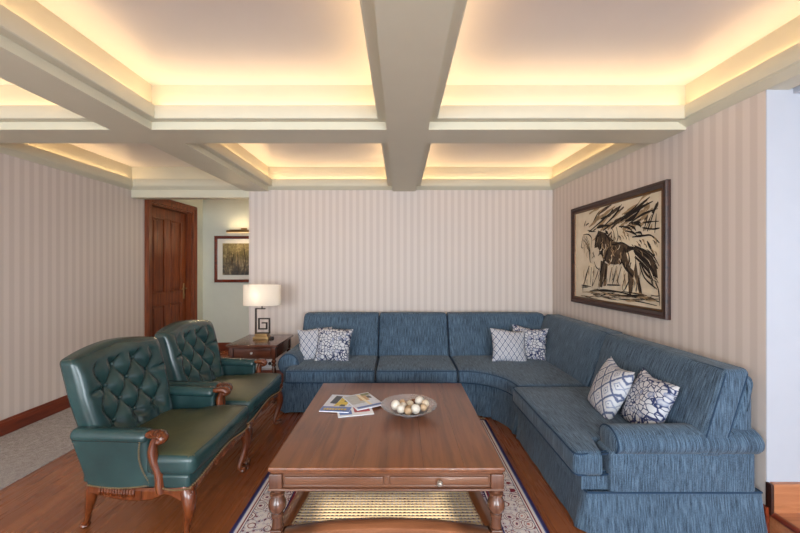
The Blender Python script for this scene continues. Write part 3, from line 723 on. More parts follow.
# ------------------------------------------------------------------ armchair
def make_armchair(label):
    root = thing('leather_armchair', label, 'armchair', (0, 0, 0), 0, 'green leather armchairs')
    hw = lambda x: .29+.055*sstep(-.28, .3, x)       # half width of the seat frame
    # upholstered seat band
    bm = BM()
    def f(x, y, z, u, v, w):
        X = x; 
        if u > 0: X += .012*cos(pi*v/2)*u
        Z = z
        if w < 0: Z += .04*max(0, u)*cos(pi*v/2)**2
        return (X, y*hw(x+.04)/.345, Z)
    rbox(bm, (.03, 0, .325), (.58, .69, .075), .018, (12, 14, 2), f); obj('seat_base', bm, 'leather', root)
    bm = BM()
    def f(x, y, z, u, v, w):
        g = .272+.072*sstep(.40, .62, (u+1)/2)
        X = x+(.014*cos(pi*v/2)*max(0, u)); Z = z+(.022*(1-u**4)*(1-v**4) if w > 0 else 0)
        return (X, y*g/.345, Z)
    rbox(bm, (.07, 0, .4), (.54, .69, .105), .035, (14, 16, 3), f); sc = obj('seat_cushion', bm, ['leather_worn', 'leather'], root)
    for p in sc.data.polygons:
        p.material_index = 0 if p.normal.z > .75 else 1
    # tufted back
    bt = []
    for r_, (zz, us) in enumerate(((.845, (-.08, .08)), (.75, (-.16, 0, .16)), (.655, (-.08, .08)), (.56, (-.16, 0, .16)))):
        bt += [(u, zz) for u in us]
    def ztop(v): return .042*(1-abs(v)**1.7)
    def tuft(y, z):
        U, V = y/.16, (z-.845)/.19
        d = abs(cos(pi*(U+V))*cos(pi*(U-V)))**.5
        pleat = abs(cos(pi*U) if z < .56 else sin(pi*U)*.0+1)**.5
        inx = sstep(.265, .19, abs(y)); inz = sstep(.5, .56, z)*sstep(.915, .85, z)
        d = d*inx*inz+(1-inx*inz)*1.0
        if z < .56: d *= 1-.6*(1-abs(sin(pi*(U)))**.6)*inx*sstep(.42, .5, z)
        side = 1-.45*math.exp(-((z-.75)/.012)**2)*sstep(.15, .2, abs(y))*sstep(.31, .26, abs(y))
        return .045*d*side
    bm = BM(); H = .57
    def f(x, y, z, u, v, w):
        s = (w+1)/2; Z = z+ztop(v)*s**1.5; zz = Z+.645
        xx = x-(zz-.45)*.25
        wd = .29+.03*sstep(.4, .75, zz)
        Y = y*wd/.31
        if u > 0:
            edge = (1-abs(v)**8)*(1-abs(w)**10)
            xx += tuft(Y, zz)*edge-.012
        xx += .03*abs(v)**2.5
        return (xx, Y, Z)
    rbox(bm, (-.225, 0, .638), (.10, .62, H), .026, (2, 56, 56), f)
    bk = obj('backrest', bm, 'leather', root, sharp=80)
    for (u, zz) in bt:
        b = BM(); ball(b, (0, 0, 0), .0115, 10, 6, (1, 1, 1)); x = -.175-(zz-.45)*.25+.006+.03*abs(u/.32)**2.5-.012+.004
        shift(b, (x, u, zz)); obj('button', b, 'leather', bk)
    # arms
    for s in (-1, 1):
        bm = BM()
        def f(x, y, z, u, v, w):
            q = (w+1)/2; xx = x*(1.0-.02*q)-.045*q+(.025*sin(pi*q) if u > 0 else 0)*-1+.035*(1-q)*(u < 0)*min(1, -u)
            yy = y+s*(.024*q-.012)
            Z = z-(.012*cos(pi*u/2)*1.0 if w < 0 else 0)
            return (xx, yy+s*.012*(1-u*u), Z)
        rbox(bm, (-.04, s*.308, .425), (.41, .045, .27), .016, (10, 2, 8), f); sd = obj('side_panel', bm, 'leather', root)
        bm = BM()
        def f(x, y, z, u, v, w): return (x, y*(1+.08*u)+s*.004*(1-u), z+.012*(1-v*v)*(w > 0)-.014*(u+1)/2)
        rbox(bm, (-.08, s*.316, .556), (.38, .08, .05), .024, (10, 4, 2), f); ar = obj('arm_pad', bm, 'leather', root)
        # wooden arm end, post and scroll
        bm = BM(); yy = s*.335
        P = spline([(.05, s*.32, .545), (.11, s*.322, .556), (.16, s*.328, .559), (.19, yy, .543), (.178, yy, .526), (.16, yy, .531)], 6)
        rr = spline1([.014, .021, .024, .022, .017, .012], 6); tube(bm, P, rr, 10, up=(0, 1, 0), squash=(1.35, .85))
        P = spline([(.15, yy, .545), (.138, yy, .51), (.134, yy, .47), (.144, yy, .42), (.165, yy, .36), (.172, yy, .30), (.18, yy*1.0, .27)], 6)
        rr = spline1([.017, .021, .024, .022, .021, .024, .022], 6); tube(bm, P, rr, 10, up=(0, 1, 0), squash=(1.1, .95))
        for k in range(4): tube(bm, [(.13+.018*k, yy+q*.03, .571+.006*sin(k)-.012*abs(q)) for q in (-1, 0, 1)], .006, 6)
        ball(bm, (.17, yy, .528), .019, 10, 6, (1, 1.5, 1)); obj('arm_support', bm, 'carved', root)
        # nail heads round the side panel
        bm = BM(); L = []
        yo = lambda x, z: s*(.308+.0225+.03*((z-.29)/.27)-.012+.012*(1-((x+.04)/.2)**2)+.003)
        L += [(-.2+.32*i/28, .302-.012*cos(pi*(i-14)/28)) for i in range(29)]
        L += [(.118-.036*i/18-.024*sin(pi*i/18), .305+.225*i/18) for i in range(1, 19)]
        for (x, z) in L: octa(bm, (x, yo(x, z), z), .0058)
        obj('nailhead_trim', bm, 'nail', sd)
        # side rail with gadrooned middle
        bm = BM(); path = []
        for i in range(25):
            q = i/24; x = -.215+.525*q; path.append((x, s*(hw(x)+.006), .292-.010*sin(pi*min(1, q/.72))+.012*sstep(.75, 1, q), .238-.026*sin(pi*min(1, q/.72))+.022*math.exp(-((q-.8)/.08)**2)-.02*sstep(.88, 1, q)))
        panel(bm, path, .032, -s if False else (1 if s < 0 else -1))
        for k in range(13):
            x = -.155+.0155*k; zc = .262-.004*sin(pi*k/12); tube(bm, [(x, s*(hw(x)+.006), zc+.016), (x+.004, s*(hw(x)+.014), zc), (x, s*(hw(x)+.006), zc-.018)], .0062, 6)
        obj('side_rail', bm, 'carved', root)
    # front rail, serpentine and carved
    bm = BM(); path = []
    for i in range(33):
        v = -1+2*i/32; path.append((.315+.014*cos(pi*v/2)+.006, .335*v, .295+.042*cos(pi*v/2)**2, .245+.052*cos(pi*v/2)**1.5-.012*math.exp(-(v/.12)**2)-.02*sstep(.86, 1, abs(v))))
    panel(bm, path, .034, 1)
    for k in range(13):
        y = -.108+.018*k; v = y/.335; zc = .312-.006*(k-6)**2/36; x = .325+.014*cos(pi*v/2); tube(bm, [(x-.004, y, zc+.014), (x+.006, y, zc), (x-.004, y, zc-.017)], .0065, 6)
    obj('front_rail', bm, 'carved', root)
    bm = BM()
    for i in range(46):
        v = -1+2*i/45; octa(bm, (.318+.014*cos(pi*v/2)+.009, .34*v, .302+.042*cos(pi*v/2)**2), .0058)
    for s in (-1, 1):
        for i in range(16): x = .175+.155*i/15; octa(bm, (x, s*(hw(x)+.008), .303-.012*sin(pi*i/15)), .0058)
    obj('nailhead_trim', bm, 'nail', root)
    bm = BM(); bbox(bm, -.222, -.198, -.24, .24, .25, .31, .008); obj('back_rail', bm, 'carved', root)
    # cabriole legs
    for s in (-1, 1):
        bm = BM(); P = spline([(.29, s*.318, .295), (.31, s*.33, .25), (.318, s*.336, .2), (.305, s*.325, .13), (.288, s*.308, .07), (.285, s*.305, .035), (.302, s*.32, .018)], 6)
        tube(bm, P, spline1([.03, .036, .031, .022, .017, .017, .018], 6), 12, up=(0, 1, 0)); ball(bm, (.298, s*.316, .019), .0225, 10, 6, (1.2, 1.2, .82)); tube(bm, [(.32, s*.338, .012), (.325, s*.342, .028), (.315, s*.335, .038)], .009, 8)
        for k in range(5): a = k*1.256; ball(bm, (.332, s*.338+.012*cos(a), .262+.012*sin(a)), .008, 8, 4)
        ball(bm, (.334, s*.338, .262), .009, 8, 4); obj('leg', bm, 'carved', root)
        bm = BM(); P = spline([(-.215, s*.25, .285), (-.228, s*.258, .25), (-.245, s*.252, .19), (-.268, s*.24, .12), (-.292, s*.22, .06), (-.318, s*.205, .02)], 6)
        tube(bm, P, spline1([.026, .03, .026, .019, .016, .02], 6), 12, up=(0, 1, 0)); ball(bm, (-.318, s*.205, .018), .021, 10, 6, (1.25, 1.2, .8)); obj('leg', bm, 'carved', root)
    return root
ch = make_armchair('green leather tufted armchair closest to camera, left of coffee table'); ch.location = (-1.37, 2.135, 0)
c2 = copy_tree(ch); c2['label'] = 'green leather tufted armchair in front of the lamp table and wooden door'; c2.location = (-1.39, 2.872, 0)

# ------------------------------------------------------------------ coffee table
CT = Vector((-.062, 2.245, 0)); Wt, Dt = .545, .6
ct = thing('coffee_table', 'large walnut coffee table with drawer and cane shelf on the rug', 'table', CT)
bm = BM(); rbox(bm, (0, 0, .469), (2*Wt, 2*Dt, .022), .008, (4, 4, 1)); rbox(bm, (0, 0, .453), (2*Wt-.02, 2*Dt-.02, .016), .006); obj('tabletop', bm, 'table_wood', ct)
bm = BM()
for x in (-.16, .17, .36, -.36): box(bm, x-.0008, x+.0008, -Dt+.012, Dt-.012, .4796, .4803)
obj('plank_seam', bm, 'side_wood', bpy.data.objects['tabletop'], smooth=False)
lx, ly = Wt-.035, Dt-.035
for sx in (-1, 1):
    for sy in (-1, 1):
        bm = BM(); bbox(bm, sx*lx-.03, sx*lx+.03, sy*ly-.03, sy*ly+.03, .372, .446, .004)
        prof = [(0.0, .385), (.026, .385), (.03, .368), (.022, .362), (.022, .354), (.033, .348), (.034, .34), (.024, .334), (.03, .324), (.0385, .308), (.041, .29), (.037, .272), (.027, .26), (.022, .254), (.028, .248), (.028, .24), (.021, .234), (.024, .21), (.026, .19), (.0, .17)]
        lathe(bm, list(reversed(prof)), (sx*lx, sy*ly, 0), 20); bbox(bm, sx*lx-.026, sx*lx+.026, sy*ly-.026, sy*ly+.026, .105, .185, .004)
        lathe(bm, [(0, .009), (.018, .009), (.026, .022), (.029, .045), (.024, .066), (.017, .076), (.025, .084), (.025, .094), (.018, .108), (0, .11)], (sx*lx, sy*ly, 0), 20); obj('leg', bm, 'table_wood_z', ct)
for sy in (-1, 1):
    bm = BM(); a, b = (sy*ly-.016, sy*ly+.02); a, b = min(a, b), max(a, b)
    for x0, x1, z0, z1 in ((-lx+.03, lx-.03, .434, .446), (-lx+.03, lx-.03, .378, .39), (-.012, .012, .39, .432), (-lx+.03, -lx+.036, .39, .432), (lx-.036, lx-.03, .39, .432)): bbox(bm, x0, x1, a, b, z0, z1, .002)
    box(bm, -lx+.03, lx-.03, sy*ly-.014, sy*ly+.006, .378, .44); bbox(bm, -lx-.033, lx+.033, sy*ly+sy*.012-.022, sy*ly+sy*.012+.022, .370, .381, .005); obj('apron', bm, 'table_wood_x', ct)
    for k, (x0, x1) in enumerate(((-lx+.039, -.015), (.015, lx-.039))):
        bm = BM(); y = sy*(ly+.01); bbox(bm, x0, x1, y-.012, y+.008 if sy > 0 else y+.012, .392, .431, .004)
        if sy < 0: bbox(bm, x0, x1, y-.008, y+.01, .392, .431, .004)
        if (sy < 0) == (k == 1):
            dr = obj('drawer', bm, 'table_wood_x', ct); bm = BM(); prof = [(0, 0), (.008, 0), (.006, .01), (.012, .016), (.0135, .022), (.009, .029), (0, .031)]
            lathe(bm, prof, (0, 0, 0), 14); bmesh.ops.transform(bm, matrix=Matrix.Translation(((x0+x1)/2, sy*(ly+.02), .411)) @ Matrix.Rotation(R(90)*(1 if sy < 0 else -1), 4, 'X'), verts=bm.verts); obj('knob', bm, 'pewter', dr)
        else: obj('drawer_panel', bm, 'table_wood_x', ct)
for sx in (-1, 1):
    bm = BM(); bbox(bm, sx*lx-.016, sx*lx+.018, -ly+.03, ly-.03, .376, .446, .003); bbox(bm, sx*(lx+.012)-.022, sx*(lx+.012)+.022, -ly-.0, ly+.0, .370, .381, .005); obj('apron', bm, 'table_wood', ct)
# cane shelf with curved rails
sz = .145
def crail(p, q, bow, w, name):
    bm = BM(); A, B = Vector(p), Vector(q); d = (B-A).normalized(); n = Vector((-d.y, d.x)); N = 24; rows = []
    for i in range(N+1):
        t = i/N; c = A.lerp(B, t)+n*(bow*(1-(2*t-1)**2)); ww = w
        rows.append([bm.verts.new((*(c+n*o), z)) for o, z in ((-ww, sz-.018), (ww, sz-.018), (ww, sz+.014), (ww-.006, sz+.018), (-ww+.006, sz+.018), (-ww, sz+.014))])
    for a, b in zip(rows, rows[1:]):
        for k in range(6): bm.faces.new((a[k], a[(k+1) % 6], b[(k+1) % 6], b[k]))
    bm.faces.new(rows[0]); bm.faces.new(rows[-1]); return bm
sh = obj('shelf', crail((-lx, -ly), (lx, -ly), .06, .034, ''), 'table_wood_x', ct)
obj('shelf_rail', crail((lx, ly), (-lx, ly), .06, .034, ''), 'table_wood_x', sh); obj('shelf_rail', crail((lx, -ly), (lx, ly), .05, .034, ''), 'table_wood', sh); obj('shelf_rail', crail((-lx, ly), (-lx, -ly), .05, .034, ''), 'table_wood', sh)
bm = BM(); nx, ny = 46, 50
inX = lambda y: lx-.02-.05*(1-(y/ly)**2); inY = lambda x: ly-.02-.06*(1-(x/lx)**2)
for i in range(nx):
    x = -lx+.03+(2*lx-.06)*i/(nx-1); y = inY(x)
    if abs(x) > lx-.045: y -= .15
    box(bm, x-.004, x+.004, -y, y, sz+.002, sz+.0045)
for j in range(ny):
    y = -ly+.03+(2*ly-.06)*j/(ny-1); x = inX(y); box(bm, -x, x, y-.004, y+.004, sz+.0035, sz+.006)
o = obj('cane_panel', bm, 'cane', sh, smooth=False); o['label'] = 'pale open-weave cane panel'

# ------------------------------------------------------------------ things on the coffee table
TZ = .4803
bw = thing('glass_bowl', 'ribbed clear glass bowl of dried balls on the coffee table', 'bowl', (.055, 2.235, TZ))
bm = BM(); outer = [(.0, .004), (.05, .004), (.055, 0), (.06, .003), (.075, .014), (.11, .03), (.145, .047), (.172, .064)]; inner = [(.1735, .067), (.168, .066), (.142, .052), (.108, .036), (.074, .021), (.04, .012), (0, .011)]
lathe(bm, outer+inner, (0, 0, 0), 96, rmod=lambda a, r, z: 1+(.018*cos(24*a) if r > .1 else .006*cos(24*a)))
obj('bowl', bm, 'glass', bw, sharp=60)
kinds = {'ball_white': ('white round shell ball', .027), 'ball_cream': ('cream pod ball', .024), 'ball_tan': ('tan wound rattan ball', .024), 'ball_brown': ('brown seed pod ball', .02)}
spots = [(-.075, -.005, 'ball_white', 1.1, 'leftmost in the glass bowl'), (-.05, -.052, 'ball_white', .95, 'low at the front left of the glass bowl'), (-.035, .022, 'ball_white', .9, 'left of centre among tan balls in the glass bowl'), (.005, -.07, 'ball_tan', .95, 'at the front rim of the glass bowl, left of white ball'),
         (.038, -.052, 'ball_white', 1.08, 'at the front centre of the glass bowl'), (.0, -.01, 'ball_tan', 1.05, 'in the middle of the glass bowl'), (.005, .045, 'ball_cream', 1.05, 'at the back of the glass bowl'), (.045, .012, 'ball_brown', 1.0, 'darkest, in the middle of the glass bowl'),
         (.068, .05, 'ball_white', 1.12, 'at the back right of the glass bowl'), (.08, -.035, 'ball_tan', .9, 'at the front right of the glass bowl'), (.102, .005, 'ball_cream', 1.0, 'rightmost in the glass bowl'), (-.04, .068, 'ball_tan', .8, 'far back left of the glass bowl'), (.03, .085, 'ball_brown', .8, 'against the far side of the glass bowl')]
pos = [[x, y] for x, y, *_ in spots]; rad = [kinds[q[2]][1]*q[3] for q in spots]
for it in range(60):
    for i in range(len(pos)):
        for j in range(i):
            d = Vector((pos[i][0]-pos[j][0], pos[i][1]-pos[j][1])); m = rad[i]+rad[j]+.001
            if d.length < m:
                d = d.normalized()*(m-d.length)*.5
                pos[i][0] += d.x; pos[i][1] += d.y; pos[j][0] -= d.x; pos[j][1] -= d.y
spots = [(p[0], p[1], *q[2:]) for p, q in zip(pos, spots)]
for i, (x, y, k, s, where) in enumerate(spots):
    bm = BM(); r = kinds[k][1]*s; r_ = math.hypot(x, y); zb = .0125+max(0, (r_-.03))*.36
    lathe(bm, [(0 if j in (0, 10) else r*sin(pi*j/10), -r*cos(pi*j/10)) for j in range(11)], (0, 0, 0), 18, rmod=(lambda a, rr, z: 1+.05*cos(7*a+z*160)) if k != 'ball_white' else (lambda a, rr, z: 1+.03*cos(5*a)))
    o = obj('decorative_ball', bm, k, loc=(.055+x, 2.235+y, TZ+zb+r*1.03), rot=(random.uniform(-1, 1), random.uniform(-1, 1), random.uniform(0, 3)), sharp=80)
    tag(o, '%s, %s' % (kinds[k][0], where), 'ball', 'dried balls in the glass bowl')

def magazine(label, loc, rz, w, h, blocks, cover, th=.006):
    root = thing('magazine', label, 'magazine', loc, rz, 'magazines on the coffee table')
    bm = BM(); bbox(bm, -w/2, w/2, -h/2, h/2, 0, th-.001, .0012); obj('pages', bm, 'paper', root)
    bm = BM(); mats = [cover]
    box(bm, -w/2-.001, w/2+.001, -h/2-.001, h/2+.001, th-.001, th); 
    for q, (m, pts) in enumerate(blocks):
        if m not in mats: mats.append(m)
        z = th+.0002*(q+1); f = bm.faces.new([bm.verts.new((x*w/2, y*h/2, z)) for x, y in pts]); f.material_index = mats.index(m)
    obj('cover', bm, mats, root, smooth=False, recalc=False)
Q = lambda x0, x1, y0, y1: [(x0, y0), (x1, y0), (x1, y1), (x0, y1)]
title = [('mag_yellow', Q(-.8+.2*i, -.8+.2*i+.14, -.86, -.68)) for i in range(8)]
magazine('magazine with blue cover and yellow picture, leftmost on the coffee table', (-.40, 2.40, TZ+.0052), R(-6), .19, .29,
         [('mag_blue', Q(-1, 1, -1, -.45)), ('mag_dark', [(-.7, -.1), (-.2, -.15), (-.1, .8), (-.6, .85)]), ('mag_yellow', [(-.3, -.4), (.55, -.3), (.7, .75), (-.05, .85), (-.15, .1)]), ('mag_dark', [(.1, -.42), (.5, -.42), (.45, -.2), (.15, -.2)]), ('mag_dark', [(.25, .1), (.5, .15), (.45, .4), (.28, .36)]), ('mag_grey', [(.7, -.3), (1, -.3), (1, .9), (.8, .9)])]+title, 'mag_pale')
magazine('magazine with tan and cream pictures, nearest the glass bowl', (-.25, 2.425, TZ+.0114), R(30), .19, .26,
         [('mag_grey', Q(-.95, .1, -.3, .9)), ('mag_tan', [(-.2, .0), (.5, -.1), (.6, .7), (0, .8)]), ('mag_cream', [(.1, -.8), (.3, -.8), (.2, .9), (-.05, .9)]), ('mag_dark', [(.5, .2), (.8, .1), (.8, .5), (.55, .55)]), ('mag_green', Q(.3, .95, .6, .92)), ('mag_blue', Q(-.9, .9, -.92, -.72))], 'mag_pale')
magazine('thin red and white magazine at the front, under the other two', (-.295, 2.32, TZ), R(14), .22, .22,
         [('mag_blue', Q(-.9, -.2, -.8, -.2)), ('mag_red', Q(-.05, .85, -.6, .5)), ('mag_pale', Q(.1, .7, -.3, -.1))], 'paper', .005)
ART_WASH=[(2, 0.0251, [(0.385, 0.754), (0.447, 0.784), (0.491, 0.817)]), (1, 0.0204, [(0.572, 0.722), (0.617, 0.747), (0.649, 0.774)]), (2, 0.0266, [(0.382, 0.891), (0.46, 0.934), (0.549, 0.971)]), (2, 0.0221, [(0.777, 0.812), (0.823, 0.83), (0.861, 0.85)]), (1, 0.0332, [(0.853, 0.761), (0.866, 0.809), (0.889, 0.856)]), (1, 0.029, [(0.494, 0.907), (0.561, 0.933), (0.612, 0.96)]), (1, 0.0246, [(0.536, 0.781), (0.602, 0.815), (0.652, 0.849)]), (2, 0.0272, [(0.725, 0.719), (0.78, 0.766), (0.838, 0.811)]), (2, 0.0178, [(0.626, 0.707), (0.653, 0.731), (0.693, 0.752)]), (2, 0.0118, [(0.836, 0.683), (0.846, 0.705), (0.858, 0.726)]), (1, 0.0276, [(0.533, 0.871), (0.589, 0.909), (0.647, 0.943)]), (2, 0.0138, [(0.852, 0.683), (0.871, 0.716), (0.889, 0.748)]), (2, 0.0185, [(0.893, 0.679), (0.91, 0.706), (0.916, 0.735)]), (2, 0.0254, [(0.865, 0.856), (0.885, 0.888), (0.893, 0.921)]), (2, 0.0213, [(0.601, 0.756), (0.664, 0.791), (0.731, 0.823)]), (2, 0.0118, [(0.442, 0.815), (0.511, 0.862), (0.574, 0.908)]), (2, 0.0252, [(0.693, 0.856), (0.746, 0.889), (0.802, 0.919)]), (2, 0.017, [(0.588, 0.707), (0.668, 0.744), (0.745, 0.779)]), (2, 0.0305, [(0.664, 0.781), (0.707, 0.806), (0.756, 0.83)]), (2, 0.0184, [(0.799, 0.954), (0.849, 0.994), (0.904, 1.031)]), (2, 0.0137, [(0.809, 0.911), (0.84, 0.931), (0.876, 0.949)]), (2, 0.0132, [(0.464, 0.644), (0.52, 0.681), (0.566, 0.718)]), (2, 0.0234, [(0.368, 0.748), (0.41, 0.78), (0.462, 0.809)]), (2, 0.0296, [(0.807, 0.732), (0.84, 0.753), (0.876, 0.772)]), (2, 0.0257, [(0.29, 0.86), (0.371, 0.898), (0.457, 0.933)]), (1, 0.0327, [(0.648, 0.874), (0.705, 0.896), (0.748, 0.92)]), (1, 0.0303, [(0.918, 0.828), (0.946, 0.869), (0.969, 0.91)]), (2, 0.0308, [(0.611, 0.8), (0.667, 0.823), (0.706, 0.847)]), (2, 0.0317, [(0.281, 0.878), (0.327, 0.899), (0.356, 0.923)]), (2, 0.0168, [(0.655, 0.88), (0.713, 0.911), (0.783, 0.938)]), (2, 0.0171, [(0.626, 0.873), (0.707, 0.904), (0.773, 0.937)]), (2, 0.0152, [(0.58, 0.79), (0.635, 0.814), (0.678, 0.838)]), (1, 0.0125, [(0.878, 0.729), (0.893, 0.773), (0.915, 0.816)]), (2, 0.0308, [(0.412, 0.755), (0.474, 0.786), (0.524, 0.818)]), (2, 0.023, [(0.212, 0.964), (0.286, 0.988), (0.358, 1.011)]), (2, 0.0195, [(0.316, 0.933), (0.37, 0.962), (0.434, 0.987)]), (1, 0.0294, [(0.464, 0.884), (0.524, 0.919), (0.58, 0.953)]), (2, 0.0255, [(0.206, 0.813), (0.283, 0.853), (0.358, 0.892)]), (1, 0.0218, [(0.497, 0.752), (0.561, 0.791), (0.631, 0.826)]), (1, 0.0143, [(0.624, 0.81), (0.65, 0.831), (0.691, 0.848)]), (2, 0.0219, [(0.459, 0.749), (0.51, 0.79), (0.572, 0.827)]), (2, 0.028, [(0.812, 0.784), (0.87, 0.826), (0.924, 0.867)]), (1, 0.0123, [(0.263, 0.757), (0.297, 0.776), (0.346, 0.792)]), (2, 0.0119, [(0.258, 0.652), (0.304, 0.676), (0.364, 0.697)]), (2, 0.0122, [(0.581, 0.674), (0.631, 0.699), (0.672, 0.724)]), (2, 0.0238, [(0.606, 0.807), (0.645, 0.829), (0.672, 0.852)]), (1, 0.0253, [(0.337, 0.927), (0.43, 0.973), (0.508, 1.019)]), (1, 0.0333, [(0.515, 0.792), (0.566, 0.82), (0.62, 0.847)]), (1, 0.027, [(0.381, 0.621), (0.459, 0.675), (0.523, 0.727)]), (2, 0.015, [(0.719, 0.71), (0.766, 0.742), (0.811, 0.774)]), (2, 0.0144, [(0.582, 0.673), (0.659, 0.72), (0.725, 0.766)]), (2, 0.0266, [(0.304, 0.777), (0.394, 0.829), (0.466, 0.881)]), (2, 0.0119, [(0.664, 0.697), (0.73, 0.748), (0.794, 0.797)]), (2, 0.0208, [(0.507, 0.859), (0.563, 0.883), (0.61, 0.909)]), (2, 0.0223, [(0.74, 0.802), (0.791, 0.837), (0.833, 0.873)]), (2, 0.0316, [(0.841, 0.855), (0.863, 0.895), (0.88, 0.934)]), (2, 0.0289, [(0.79, 0.833), (0.822, 0.853), (0.863, 0.871)]), (2, 0.031, [(0.685, 0.805), (0.71, 0.826), (0.741, 0.846)]), (2, 0.0122, [(0.536, 0.669), (0.575, 0.688), (0.613, 0.706)]), (1, 0.0224, [(0.761, 0.758), (0.786, 0.775), (0.819, 0.791)])]
ART_FILLS=[(3, [(0.554, 0.772), (0.61, 0.75), (0.713, 0.642), (0.786, 0.61), (0.878, 0.625), (0.942, 0.601), (0.977, 0.555), (0.98, 0.45), (0.722, 0.467), (0.686, 0.565), (0.593, 0.598), (0.523, 0.618), (0.51, 0.73)]), (1, [(0.339, 0.757), (0.427, 0.718), (0.496, 0.609), (0.579, 0.588), (0.598, 0.475), (0.368, 0.491), (0.344, 0.574), (0.286, 0.566), (0.321, 0.668)]), (1, [(0.29, 0.658), (0.357, 0.591), (0.374, 0.5), (0.428, 0.424), (0.471, 0.391), (0.555, 0.379), (0.627, 0.395), (0.679, 0.334), (0.742, 0.266), (0.791, 0.282), (0.767, 0.447), (0.726, 0.541), (0.653, 0.588), (0.559, 0.612), (0.458, 0.638)]), (1, [(0.755, 0.564), (0.849, 0.517), (0.923, 0.45), (0.957, 0.353), (0.967, 0.26), (0.92, 0.283), (0.846, 0.356), (0.794, 0.433)]), (3, [(0.674, 0.492), (0.755, 0.525), (0.766, 0.396), (0.75, 0.32), (0.708, 0.359)]), (2, [(0.4, 0.396), (0.463, 0.387), (0.443, 0.265), (0.407, 0.25), (0.39, 0.294)]), (3, [(0.227, 0.417), (0.096, 0.149), (0.203, 0.146), (0.306, 0.354)]), (3, [(0.63, 0.174), (0.721, 0.255), (0.804, 0.257), (0.828, 0.109), (0.703, 0.093), (0.622, 0.12)]), (1, [(0.373, 0.426), (0.428, 0.409), (0.409, 0.265), (0.393, 0.141), (0.36, 0.139), (0.375, 0.279)]), (1, [(0.427, 0.402), (0.464, 0.386), (0.452, 0.265), (0.44, 0.158), (0.409, 0.152), (0.42, 0.279)]), (1, [(0.686, 0.34), (0.749, 0.266), (0.739, 0.179), (0.724, 0.099), (0.701, 0.099), (0.712, 0.216)]), (1, [(0.757, 0.275), (0.799, 0.282), (0.811, 0.182), (0.83, 0.103), (0.804, 0.101), (0.784, 0.194)])]
